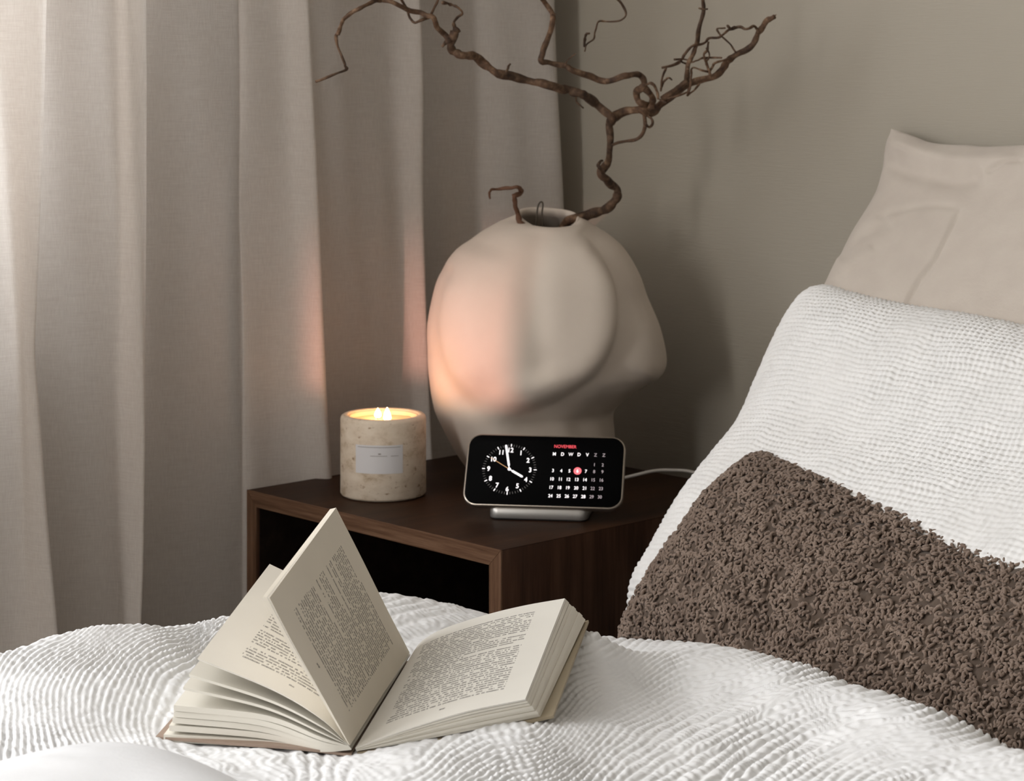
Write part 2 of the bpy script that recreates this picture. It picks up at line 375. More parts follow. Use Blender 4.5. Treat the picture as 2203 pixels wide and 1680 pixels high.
# ------------------------------------------------------------------ vase
VY = 2.25
def vase():
    tab = [(467, 1114, 1246), (470, 1104, 1254), (477, 1078, 1272), (490, 1050, 1298), (510, 1018, 1330), (540, 980, 1358), (590, 936, 1384), (640, 916, 1399), (700, 905, 1418), (760, 907, 1428), (795, 911, 1424), (822, 916, 1400), (845, 920, 1370), (868, 925, 1344), (890, 932, 1327), (930, 952, 1323), (970, 975, 1322), (1000, 996, 1320), (1020, 1012, 1310), (1027, 1026, 1298)]
    tab = np.array(tab, float); c = crom(tab, 12); nz = len(c); nt = 320
    th = np.arange(nt) * 2 * math.pi / nt; cx = X0 = (1172 - CX) / F * VY
    V = np.zeros((nt, nz, 3))
    for j, (py, l, r) in enumerate(c):
        z = HC - (py - HY) / F * VY
        xl, xr = (l - CX) / F * VY, (r - CX) / F * VY
        mid = .5 * (xl + xr); hw = .5 * (xr - xl)
        wgt = .5 + .5 * np.cos(th)
        # the centre wanders with the left and right outline; depth follows a smoother body
        rr = hw * (1 + .035 * np.cos(3 * th + .6 + z * 9) * ss(466, 560, py))
        X = mid + rr * np.cos(th); Yo = VY + rr * .97 * np.sin(th)
        V[:, j, 0], V[:, j, 1], V[:, j, 2] = X, Yo, z
    # grooves between the swollen lobes
    def groove(Vc, pts, depth, w_in, w_out, fade=60):
        pts = crom(pts, 8); px = CX + Vc[:, 0] / Vc[:, 1] * F; py = HY + (HC - Vc[:, 2]) / Vc[:, 1] * F
        q = np.stack([px, py], 1); best = np.full(len(q), 1e9); side = np.zeros(len(q)); end = np.zeros(len(q)); n = len(pts)
        for i in range(n - 1):
            a, b = pts[i], pts[i + 1]; d = b - a; L = np.linalg.norm(d); t = np.clip(((q - a) @ d) / L ** 2, 0, 1)
            e = q - (a + t[:, None] * d); dist = np.linalg.norm(e, axis=1); m = dist < best
            best[m] = dist[m]; side[m] = np.sign(d[0] * e[m, 1] - d[1] * e[m, 0]); end[m] = (i + t[m]) / (n - 1)
        wd = np.where(side > 0, w_in, w_out); f = np.exp(-(best / wd) ** 2) * ss(0, .12, end) * ss(1, .80, end)
        f = f * (1 - .85 * ss(VY - .03, VY + .05, Vc[:, 1])); return f * depth
    Vc = V.reshape(-1, 3)
    ax = np.zeros_like(Vc); ax[:, 0] = Vc[:, 0] - np.repeat(V[:, :, 0].mean(0)[None], nt, 0).ravel(); ax[:, 1] = Vc[:, 1] - VY
    ax /= np.linalg.norm(ax, axis=1)[:, None] + 1e-9
    dsp = -groove(Vc, [(1235, 480), (1300, 530), (1345, 600), (1356, 680), (1340, 755), (1295, 820), (1220, 868), (1130, 900), (1060, 915)], .014, 26, 70)
    dsp -= groove(Vc, [(985, 560), (944, 610), (926, 680), (932, 760), (958, 820), (1000, 868), (1060, 900)], .006, 18, 22)
    dsp -= groove(Vc, [(1165, 470), (1150, 560), (1145, 660), (1160, 760), (1180, 830)], .0065, 42, 38)
    dsp += groove(Vc, [(1250, 500), (1290, 580), (1300, 680), (1275, 770), (1215, 820)], .005, 45, 45)
    dsp += groove(Vc, [(1040, 520), (1010, 620), (1010, 740), (1050, 850)], .006, 60, 50)
    dsp -= groove(Vc, [(1400, 800), (1350, 850), (1290, 905), (1230, 950)], .005, 30, 50)
    Vc = Vc + ax * dsp[:, None]
    V = Vc.reshape(nt, nz, 3)
    # foot and mouth
    rings = []
    top = V[:, 0, :]; cen = top.mean(0)
    wav = (.0085 * np.sin(th - .25) + .0016 * np.cos(2 * th))            # the rim rises at the back, dips in front
    wav = wav - .0045 * np.exp(-((((th - 4.93 + math.pi) % (2 * math.pi)) - math.pi) / .55) ** 2)
    k = np.exp(-(np.arange(nz) / 16.0) ** 1.3)
    V[:, :, 2] += wav[:, None] * k[None]
    lips = []
    for s, dz in ((.98, .0007), (.94, .0006), (.90, -.0012), (.90, -.005), (1.05, -.009), (1.6, -.022), (2.4, -.06), (2.4, -.14), (.2, -.15)):
        r_ = cen + (top - cen) * s; r_[:, 2] = V[:, 0, 2] + dz; lips.append(r_)
    lips = np.array(lips[::-1]).transpose(1, 0, 2)
    bot = V[:, -1, :]; bc = bot.mean(0); b1 = bc + (bot - bc) * .9; b1[:, 2] = NZ + .0005; b0 = bc + (bot - bc) * .01; b0[:, 2] = NZ + .0005
    W = np.concatenate([lips, V, b1[:, None], b0[:, None]], 1)
    m = W.shape[1]; W = W.reshape(-1, 3); Wr = np.array([R(*q) for q in W])
    Wr[:, 2] = np.maximum(Wr[:, 2], NZ + .0004)
    base = R(bc[0], bc[1], NZ)
    o = mesh('vase', Wr, gridf(nt, m, True), M_vase)
    tag(o, 'large beige matte ceramic vase with swollen folded lobes on the nightstand', 'vase')
vase()

# ------------------------------------------------------------------ branches
def branch_geo(pts, r0, r1, Y0=2.2, Y1=2.2, sides=8, rough=.18, seed=0):
    pts = [(p[0], p[1]) for p in pts]; n = len(pts)
    c = crom(pts, 6); m = len(c); Ys = np.linspace(Y0, Y1, m); rr = np.linspace(r0, r1, m)
    c3 = np.array([P(c[i][0], c[i][1], Ys[i] + .006 * math.sin(i * .35 + seed)) for i in range(m)])
    nse = vnoise(np.stack([np.arange(m) * .45 + seed * 11, np.full(m, seed * 3.3), np.zeros(m)], 1), 3)
    rad = rr * (1 + rough * nse) * 2.2 / F * 1.12
    jit = .0007 * np.stack([vnoise(np.stack([np.arange(m) * .32 + 20 * a + seed, np.full(m, a * 1.0), np.zeros(m)], 1), 9) for a in (1, 2, 3)], 1) * min(1, r0 / 4)
    v, f = tube(c3 + jit, rad, sides)
    v = np.asarray(v)
    return v, f
br = thing('willow_branch', 'tall twisted dry willow branch spreading bare curling twigs from the vase', 'branch', P(1228, 470, 2.26))
def bpart(name, *segs):
    return mesh(name, *join([(v.tolist(), f) for v, f in segs]), M_bark, br)
G = branch_geo
bpart('trunk', G([(1196, 520), (1215, 484), (1232, 471), (1267, 462), (1305, 449), (1323, 431), (1328, 411), (1309, 391), (1293, 374), (1302, 357), (1310, 342), (1313, 298), (1311, 268), (1316, 249)], 10, 6.5, 2.27, 2.2, 10, .2, 1),
      G([(1298, 372), (1290, 362), (1288, 350), (1296, 346)], 4, 2.5, 2.2, 2.2, 6, .3, 2))
bpart('limb', G([(1313, 262), (1316, 251), (1290, 232), (1267, 211), (1249, 202), (1228, 195), (1201, 190), (1171, 180), (1142, 174), (1093, 163), (1065, 154), (1038, 134), (1019, 121), (992, 118), (975, 110), (970, 93), (978, 66)], 8.5, 7.5, 2.2, 2.12, 10, .2, 3),
      G([(983, 64), (966, 84), (950, 101)], 7, 3.5, 2.12, 2.12, 8, .3, 4))
bpart('limb', G([(968, 92), (959, 79), (942, 60), (931, 38), (909, 30), (874, 20), (846, 5), (824, 0), (803, 4), (770, 19), (742, 38), (734, 55), (727, 74)], 5.5, 3.6, 2.12, 2.06, 8, .2, 5),
      G([(728, 70), (722, 82), (734, 118), (744, 148)], 4, 2, 2.06, 2.06, 6, .3, 6), G([(741, 142), (745, 150), (709, 164), (679, 176)], 2.4, 2.6, 2.06, 2.05, 6, .2, 7))
bpart('twig', G([(925, 36), (934, 18), (944, -6)], 3, 2.6, 2.11, 2.11, 6, .2, 8), G([(923, 38), (905, 44), (887, 47), (876, 22), (861, -6)], 3, 2.4, 2.11, 2.11, 6, .2, 9))
bpart('twig', G([(979, 66), (976, 49), (984, 38), (995, 27), (981, 13), (966, 9), (953, 5)], 2.6, 3, 2.12, 2.12, 6, .4, 10))
bpart('twig', G([(1088, 158), (1092, 148), (1097, 138)], 3, 2, 2.14, 2.14, 6, .2, 11))
bpart('twig', G([(1008, 120), (1013, 112)], 2.4, 1.4, 2.13, 2.13, 6, .2, 12))
bpart('twig', G([(1236, 203), (1243, 222), (1255, 232)], 2.2, 1.4, 2.19, 2.19, 6, .2, 12.5))
bpart('limb', G([(1312, 258), (1344, 240), (1380, 236), (1400, 242), (1427, 220), (1457, 195), (1487, 178), (1531, 167), (1552, 152), (1567, 131), (1588, 116), (1618, 98), (1633, 71), (1648, 46), (1667, 35)], 9, 5, 2.2, 2.14, 10, .2, 13),
      G([(1424, 214), (1450, 196), (1480, 174)], 6, 5, 2.17, 2.16, 8, .2, 13.5), G([(1655, 41), (1670, 31)], 3.5, .8, 2.14, 2.14, 6, .2, 14))
bpart('limb', G([(1402, 226), (1384, 224), (1371, 212), (1370, 196), (1384, 186), (1385, 172), (1370, 160), (1347, 163), (1305, 175), (1264, 163), (1229, 150), (1216, 142), (1177, 135), (1164, 128), (1170, 107), (1180, 82), (1188, 52), (1187, 30), (1168, 0), (1155, -22)], 7, 4.6, 2.18, 2.12, 9, .2, 15),
      G([(1380, 186), (1395, 196), (1404, 214), (1400, 232)], 7, 6, 2.17, 2.17, 8, .2, 16), G([(1187, 32), (1194, 30)], 2.5, 1.5, 2.12, 2.12, 6, .2, 17))
bpart('twig', G([(1217, 141), (1220, 131), (1238, 115)], 2, 1, 2.14, 2.13, 6, .2, 18))
bpart('twig', G([(1315, 312), (1344, 304), (1374, 297), (1387, 274), (1386, 244)], 2.6, 4, 2.2, 2.18, 7, .2, 19), G([(1389, 246), (1401, 254), (1404, 265), (1397, 274), (1389, 267)], 2.4, 2.6, 2.18, 2.17, 6, .2, 20))
bpart('twig', G([(1478, 176), (1480, 140), (1490, 118), (1500, 90), (1504, 60), (1514, 25), (1511, 0), (1506, -45)], 5, 3.6, 2.16, 2.12, 7, .2, 21), G([(1504, 17), (1513, 20), (1522, 20)], 2, 1.5, 2.12, 2.12, 5, .2, 22),
      G([(1507, -40), (1440, -60), (1370, -40), (1322, -6)], 3, 2.4, 2.12, 2.14, 6, .2, 23))
bpart('twig', G([(1318, -10), (1336, 7), (1347, 30), (1335, 44), (1305, 47), (1288, 46), (1282, 65), (1276, 85), (1263, 94), (1258, 110)], 2.4, 1.5, 2.14, 2.15, 6, .25, 24), G([(1257, 100), (1258, 86), (1261, 74), (1268, 72)], 2.8, 2, 2.15, 2.15, 6, .3, 25))
tw = [([(1424, 146), (1457, 137), (1472, 118), (1490, 100), (1515, 93), (1525, 82), (1550, 79), (1570, 64), (1590, 59), (1605, 62), (1623, 57), (1632, 70)], 3, 2.8),
      ([(1451, 128), (1475, 128), (1489, 134), (1500, 130), (1517, 124), (1553, 124)], 2, 1.8), ([(1560, 61), (1543, 62), (1550, 75), (1570, 95), (1583, 112)], 1.8, 1.8),
      ([(1523, 90), (1522, 108), (1514, 120), (1522, 142), (1528, 160)], 2.2, 2.6), ([(1520, 104), (1527, 120), (1518, 136), (1527, 152), (1512, 152), (1490, 146), (1487, 165), (1485, 185), (1479, 206)], 1.8, 2.4),
      ([(1479, 206), (1492, 195), (1505, 180)], 2, 2), ([(1436, 213), (1475, 200), (1482, 190)], 2, 2), ([(1421, 196), (1424, 170), (1433, 146)], 2.4, 2), ([(1421, 192), (1428, 176), (1437, 168), (1446, 171)], 2.4, 2),
      ([(1526, 158), (1533, 143), (1541, 135), (1568, 126)], 2, 2.4), ([(1389, 182), (1400, 179), (1412, 190), (1416, 214)], 2.6, 3), ([(1420, 214), (1434, 222)], 2.4, 1.5), ([(1566, 56), (1572, 62), (1580, 60)], 3, 3),
      ([(1462, 130), (1476, 138), (1480, 150)], 2, 2.4)]
for i, (p, a, b) in enumerate(tw): bpart('twig', G(p, a, b, 2.155, 2.145, 6, .25, 30 + i))
st = mesh('twig_stub', *join([(v.tolist(), f) for v, f in (G([(1134, 500), (1120, 478), (1113, 458), (1108, 436), (1106, 420)], 6, 5, 2.235, 2.21, 9, .2, 60), G([(1104, 424), (1118, 416), (1121, 408), (1112, 402), (1093, 405), (1062, 407), (1052, 413), (1055, 426)], 5.5, 1.8, 2.21, 2.2, 9, .2, 61))]), simple('reddish_bark', (0.115, 0.052, 0.026), .75))
tag(st, 'short reddish hooked twig poking out of the left side of the vase mouth', 'twig')
wv, wf = tube(crom([tuple(P(x, y, 2.24)) for x, y in ((1152, 500), (1155, 462), (1158, 442), (1164, 434), (1168, 440), (1166, 462), (1168, 500))], 8), .0008, 8)
tag(mesh('wire_loop', wv.tolist(), wf, simple('dark_wire', (0.05, 0.035, 0.02), .5)), 'thin dark looped stem standing up from the middle of the vase mouth', 'twig')

# ------------------------------------------------------------------ candle
cb = R((824.5 - CX) / F * 2.165, 2.165, NZ); RC, HCN = .0411, .0772
cd = thing('candle', 'lit two-wick candle in a speckled travertine jar on the nightstand', 'candle', cb)
z0 = NZ
prof = [(0, z0 + .0003), (RC - .003, z0 + .0003), (RC - .0012, z0 + .001), (RC, z0 + .003), (RC, z0 + HCN - .004), (RC - .0008, z0 + HCN - .0015), (RC - .0028, z0 + HCN), (.0345, z0 + HCN), (.0338, z0 + HCN - .0008), (.0335, z0 + HCN - .006), (.0335, z0 + .04), (0, z0 + .04)]
mesh('jar', *lathe(cb.x, cb.y, prof, 96), M_stone, cd)
glass = simple('pale_liner', (.80, .62, .45), .35)
mesh('liner', *lathe(cb.x, cb.y, [(.0334, z0 + .042), (.0334, z0 + HCN - .002), (.0325, z0 + HCN - .0015), (.0322, z0 + HCN - .003), (.0322, z0 + .042)], 96), glass, cd)
kx = N('warm_wax'); kx.P(Base_Color=(.80, .58, .36, 1), Roughness=.35, Subsurface_Weight=.6, Subsurface_Radius=(1.0, .5, .25), Subsurface_Scale=.006)
zw = z0 + HCN - .0065
mesh('wax', *lathe(cb.x, cb.y, [(.0320, z0 + .043), (.0320, zw + .0006), (.031, zw), (.01, zw - .0006), (0, zw - .0006)], 64), kx.m, cd)
M_wick = simple('wick', (.02, .012, .01), .9)
fl = N('flame'); fl.P(Base_Color=(0, 0, 0, 1)); fz = fl.n('SeparateXYZ', {0: fl.n('TexCoord').outputs['Generated']}).outputs[2]
fl.P(Emission_Color=fl.ramp(fz, [(0.0, (1.0, .42, .14)), (.3, (1.0, .62, .28)), (1.0, (1.0, .58, .24))]), Emission_Strength=16.0)
for (fx, zoff, fh, fw, pxx) in ((0, 0, .0130, .0038, 833), (0, 0, .0095, .0034, 813)):
    Yf = 2.160 if pxx == 833 else 2.178
    b = R((pxx - CX) / F * Yf, Yf, 0)
    mesh('wick', *[q if i else q.tolist() for i, q in enumerate(tube([(b.x, b.y, zw - .001), (b.x, b.y, zw + .003), (b.x + .0004, b.y, zw + .0048)], .0007, 8))], M_wick, cd)
    pr = [(0, 0), (.5, .02), (.85, .10), (1, .22), (.93, .38), (.72, .58), (.42, .78), (.17, .92), (0, 1)]
    mesh('flame', *lathe(b.x, b.y, [(fw * a, zw + .0008 + fh * c) for a, c in pr], 24), fl.m, cd)
    pl = D.lights.new('candle_glow', 'POINT'); pl.energy = .010; pl.color = (1.0, .50, .22); pl.shadow_soft_size = .004
    po = D.objects.new('candle_glow', pl); C.objects.link(po); po.location = (b.x, b.y, zw + .0135)
# paper label wrapped on the jar
def wrap(px0, px1, za, zb__, n=24, off=.0003):
    V, Fc = [], []
    a0 = math.asin(((px0 - 824.5) / F * 2.13) / RC); a1 = math.asin(((px1 - 824.5) / F * 2.13) / RC)
    base = math.atan2(-CA, SA)                                        # room direction that faces the camera
    for i in range(n + 1):
        a = base + a0 + (a1 - a0) * i / n
        for z in (za, zb__): V.append((cb.x + (RC + off) * math.cos(a), cb.y + (RC + off) * math.sin(a), z))
    for i in range(n): Fc.append([2 * i, 2 * i + 2, 2 * i + 3, 2 * i + 1])
    return V, Fc
zt = lambda py: HC - (py - HY) / F * 2.13
lab = mesh('paper_label', *wrap(770, 871, zt(1017), zt(956)), simple('label_paper', (.58, .57, .58), .5), cd, label='small pale grey rectangular paper label')
M_ink = simple('label_ink', (.30, .28, .27), .8)
def textmesh(s, size, bold=0.0, align='CENTER', ext=0.0):
    cu = D.curves.new('txt', 'FONT'); cu.body = s; cu.size = size; cu.offset = bold; cu.align_x = align; cu.align_y = 'CENTER'; cu.extrude = ext; cu.resolution_u = 3
    o = D.objects.new('txt', cu); C.objects.link(o); dg = bpy.context.evaluated_depsgraph_get(); dg.update()
    m = o.evaluated_get(dg).to_mesh(); V = [tuple(v.co) for v in m.vertices]; Fc = [list(p.vertices) for p in m.polygons]
    D.objects.remove(o); D.curves.remove(cu); return V, Fc
g_ = []
for (a, b, py) in ((775, 866, 960), (802, 838, 978.6), (846, 862, 978.6), (819, 825, 973)):
    g_.append(wrap(a, b, zt(py + (1.0 if py != 973 else 3)), zt(py - .3), 10, .0005))
mesh('label_print', *join(g_), M_ink, lab, False)

# ------------------------------------------------------------------ phone on its charging dock
psi, tau = math.radians(8.0), math.radians(36)
pc = P(1165, 1091, 2.040)                                             # middle of the lower front edge
Rv = rd(Vector((math.cos(psi), -math.sin(psi), 0))); Bv = rd(Vector((math.sin(psi), math.cos(psi), 0)))
Uv = Vector((0, 0, math.cos(tau))) + Bv * math.sin(tau); Nv = Rv.cross(Uv).normalized()
if Nv.dot(ray(1165, 1000)) > 0: Nv = -Nv
PW, PH, PT = .1462, .0715, .0078
def rrect(w_, h_, r, n=8, inset=0.0):
    o = []
    for cx_, cy_, a0 in ((w_ / 2 - r, h_ - r, 0), (-w_ / 2 + r, h_ - r, 90), (-w_ / 2 + r, r, 180), (w_ / 2 - r, r, 270)):
        for i in range(n + 1):
            a = math.radians(a0 + 90 * i / n); rr = r - inset; o.append((cx_ + rr * math.cos(a), cy_ + rr * math.sin(a)))
    return o
def pl3(a, b, d): return pc + Rv * a + Uv * b + Nv * d                # d toward the viewer
def shell(layers):
    V, Fc = [], []; n = len(layers[0][0])
    for pts, d in layers: V += [tuple(pl3(a, b, d)) for a, b in pts]
    for i in range(len(layers) - 1):
        for j in range(n): k = (j + 1) % n; Fc.append([i * n + j, i * n + k, (i + 1) * n + k, (i + 1) * n + j])
    Fc.append(list(range(n))[::-1]); Fc.append([(len(layers) - 1) * n + j for j in range(n)])
    return V, Fc
ph = thing('smartphone', 'black-screened phone showing a clock and November calendar, propped on a dock', 'phone', pc)
RR = .0128
mesh('frame', *shell([(rrect(PW, PH, RR, 8, .0012), -PT), (rrect(PW, PH, RR, 8, .0003), -PT + .0012), (rrect(PW, PH, RR), -PT + .002), (rrect(PW, PH, RR), -.0008), (rrect(PW, PH, RR, 8, .0006), 0)]),
     simple('brushed_aluminium', (.42, .37, .32), .30, .9), ph)
scr = mesh('screen', *shell([(rrect(PW, PH, RR, 8, .0014), -.0005), (rrect(PW, PH, RR, 8, .0014), .0002), (rrect(PW, PH, RR, 8, .0018), .0004)]), simple('black_screen', (.001, .001, .0012), .25, spec=.03), ph)
M_lw = simple('lit_white', (0, 0, 0), 1, emit=(1, .93, .93), es=.95); M_lg = simple('lit_grey', (0, 0, 0), 1, emit=(.36, .30, .31), es=.9)
M_lr = simple('lit_red', (0, 0, 0), 1, emit=(.93, .10, .12), es=.85); M_lo = simple('lit_orange', (0, 0, 0), 1, emit=(.75, .42, .20), es=.8)
M_dot = simple('lit_coral', (0, 0, 0), 1, emit=(.95, .15, .17), es=.95); M_lt = simple('lit_dim', (0, 0, 0), 1, emit=(.10, .09, .085), es=.9)
def uvp(px, py):
    d = on_plane(px, py, pc, Nv) - pc; return d.dot(Rv), d.dot(Uv)
def ptext(name, s, px, py, hpx, mat, bold=.0):
    size = hpx / F * 2.06 / .70; a, b = uvp(px, py)
    V, Fc = textmesh(s, size, bold)
    xs = [v[0] for v in V]; ys = [v[1] for v in V]; mx, my = (min(xs) + max(xs)) / 2, (min(ys) + max(ys)) / 2
    V = [tuple(pl3(a + x - mx, b + (y - my) * 1.12, .00055)) for x, y, _ in V]
    mesh(name, V, Fc, mat, scr, False)
def pbar(name, a0, a1, wd, mat, d=.0006, taper=False):
    p, q = Vector(a0), Vector(a1); t = (q - p); L = t.length; t /= L; n = Vector((-t.y, t.x)); o = []
    for c, s0 in ((q, -90), (p, 90)):
        for i in range(7):
            an = math.radians(s0 + 180 * i / 6); o.append(c + (t * math.cos(an) + n * math.sin(an)) * wd / 2)
    mesh(name, [tuple(pl3(v.x, v.y, d)) for v in o], [list(range(len(o)))], mat, scr, False)
for s, x, y in (('12', 1099.5, 968.6), ('1', 1121, 974.8), ('2', 1136.3, 990.7), ('3', 1140.7, 1011.3), ('4', 1131.3, 1032.0), ('5', 1113.2, 1045.8), ('6', 1091.3, 1052.4), ('7', 1069.8, 1044.2), ('8', 1055.3, 1029.4), ('9', 1051.3, 1008.6), ('10', 1062.5, 988.2), ('11', 1078.8, 973.5)):
    ptext('hour_numeral', s, x, y, 9.6, M_lw, .00010)
cc = Vector(uvp(1095.8, 1009.8)); r12 = (Vector(uvp(1101.2, 957)) - cc).length; r3 = r12
bar, dim = [], []
def tick(k, r0, r1, wd):
    a = math.radians(90 - 6 * k); t = Vector((math.cos(a), math.sin(a))); n = Vector((-t.y, t.x)) * wd / 2
    return [tuple(pl3(*(cc + t * r0 + n), .00055)), tuple(pl3(*(cc + t * r0 - n), .00055)), tuple(pl3(*(cc + t * r1 - n), .00055)), tuple(pl3(*(cc + t * r1 + n), .00055))], [[0, 1, 2, 3]]
ro = .0248
for k in range(60): (bar if k % 5 == 0 else dim).append(tick(k, ro - .0022, ro + (.0004 if k % 5 == 0 else 0), .00075 if k % 5 == 0 else .0004))
mesh('hour_ticks', *join(bar), M_lw, scr, False); mesh('minute_ticks', *join(dim), M_lt, scr, False, kind='stuff')
def at(px, py): return uvp(px, py)
c2 = at(1095.8, 1009.8)
pbar('minute_hand', at(1094.9, 1001), at(1089, 959.5), .0019, M_lw); pbar('minute_hand_stem', c2, at(1094.9, 1003), .0009, M_lw)
pbar('hour_hand', at(1103, 1014), at(1122.8, 1025.5), .0020, M_lw); pbar('hour_hand_stem', c2, at(1103, 1014), .0009, M_lw)
pbar('second_hand', c2, at(1056, 985), .0004, M_lo, .0007)
def disc(name, a, b, r, mat, d): mesh(name, [tuple(pl3(a + r * math.cos(i * math.pi / 12), b + r * math.sin(i * math.pi / 12), d)) for i in range(24)], [list(range(24))], mat, scr, False)
disc('dial_pivot', *c2, .0015, M_lw, .0008)
ptext('month_name', 'NOVEMBER', 1216.5, 961.2, 6.6, M_lr, 0)
def calp(r, c):                                                       # row and column of the calendar in the photo
    y = [977.0, 998.0, 1012.4, 1030.4, 1048.6, 1066.6][r]; x0 = [1192.8, 1190.4, 1189.8, 1188, 1186.4, 1184.2][r]; return x0 + 17.72 * c, y + [.0, 0, .3, .3, .3, .3][r] + c * .45
for c, s in enumerate('MDWDVZZ'): ptext('weekday_letter', s, *calp(0, c), 6.8, M_lw if c < 5 else M_lg, .00002 if c in (0, 2) else .00006 if c < 5 else 0)
dn = 0
for r in range(1, 6):
    for c in range(7):
        if r == 1 and c < 5: continue
        dn += 1
        if dn == 6:
            disc('today_marker', *uvp(1242.6, 1013.6), .0036, M_dot, .0005)
        ptext('date_numeral', str(dn), *((1242.6, 1013.6) if dn == 6 else calp(r, c)), 6.6, M_lw if c < 5 else M_lg, .00006 if c < 5 else .00002)
# the dock
dk = R((1170 - CX) / F * 2.085, 2.085, NZ)
dock = thing('charging_dock', 'grey aluminium charging dock with a flat foot behind the phone', 'dock', dk)
M_al = simple('grey_aluminium', (.50, .49, .47), .38, .75)
def footprint(s, z, dfr, dbk, wd, r=.008):
    o = []
    for sx, sy, a0 in ((1, 1, 0), (-1, 1, 90), (-1, -1, 180), (1, -1, 270)):
        for i in range(7):
            a = math.radians(a0 + 15 * i); x = sx * (wd / 2 - r) + (r + s) * math.cos(a); y = (dbk - r if sy > 0 else dfr + r) + (r + s) * math.sin(a)
            o.append(tuple(Vector((dk.x, dk.y, 0)) + Rv * x + Bv * y + Vector((0, 0, z))))
    return o
L_ = [footprint(-.0006, NZ + .0012, -.042, .036, .090), footprint(0, NZ + .002, -.042, .036, .090), footprint(0, NZ + .0100, -.042, .036, .090), footprint(-.0012, NZ + .0112, -.042, .036, .090)]
V = sum(L_, []); n = len(L_[0]); Fc = [[i * n + j, i * n + (j + 1) % n, (i + 1) * n + (j + 1) % n, (i + 1) * n + j] for i in range(3) for j in range(n)] + [list(range(n))[::-1], [3 * n + j for j in range(n)]]
mesh('foot_plate', V, Fc, M_al, dock)
mesh('rubber_pad', *(lambda a, b: (a + b, [[j, (j + 1) % n, n + (j + 1) % n, n + j] for j in range(n)] + [list(range(n))[::-1], [n + j for j in range(n)]]))(footprint(-.002, NZ + .0002, -.042, .036, .090), footprint(-.003, NZ + .0012, -.042, .036, .090)), simple('black_rubber', (.01, .01, .01), .8), dock)
mid = pl3(0, PH * .5, -PT); sb = Vector((dk.x, dk.y, NZ + .011)) + Bv * .026
v, f = tube(crom([tuple(sb), tuple(sb + Vector((0, 0, .02)) + Bv * .002), tuple(mid - Nv * .012 + Vector((0, 0, -.006))), tuple(mid - Nv * .004)], 6), .0075, 16)
mesh('stem', v.tolist(), f, M_al, dock)
cv, cf = [], []
for i in range(32):
    a = i * math.pi / 16
    for rr, d in ((0.001, .0002), (.026, .0002), (.028, .0012), (.028, .005), (.026, .006), (.001, .006)): cv.append(tuple(mid + (Rv * math.cos(a) + Uv * math.sin(a)) * rr - Nv * d))
for i in range(32):
    for j in range(5): cf.append([i * 6 + j, ((i + 1) % 32) * 6 + j, ((i + 1) % 32) * 6 + j + 1, i * 6 + j + 1])
mesh('charging_puck', cv, cf, simple('white_plastic', (.6, .6, .58), .4), dock)
cab = [tuple(Vector((dk.x, dk.y, NZ + .006)) + Bv * .034), tuple(P(1270, 1050, 2.17)), tuple(P(1340, 1029, 2.19)), tuple(P(1372, 1021, 2.19)), tuple(P(1405, 1013.5, 2.19)), tuple(P(1440, 1011.5, 2.19)), tuple(P(1490, 1016, 2.18)), tuple(P(1525, 1040, 2.14)), (-1.393, 1.52, .46), (-1.388, 1.60, .30), (-1.388, 1.68, .1), (-1.38, 1.70, .01)]
v, f = tube(crom(cab, 10), .0017, 10)
tag(mesh('charging_cable', v.tolist(), f, simple('cable_white', (.42, .39, .35), .5)), 'pale charging cable arching from the dock towards the bed', 'cable')

# ------------------------------------------------------------------ bed
bed = thing('bed', 'bed with a plain mattress hidden under the white duvet', 'bed', (-.55, .75, 0))
bevel(mesh('mattress', *boxg((-1.355, -.25, .18), (.25, 1.70, .395)), M_white, bed, False), .04, 4)
mesh('bed_base', *boxg((-1.35, -.24, .08), (.24, 1.69, .178)), M_wals, bed, False)
for x in (-1.30, .19):
    for y in (-.19, 1.64): mesh('leg', *boxg((x - .025, y - .025, 0), (x + .025, y + .025, .079)), M_wals, bed, False)

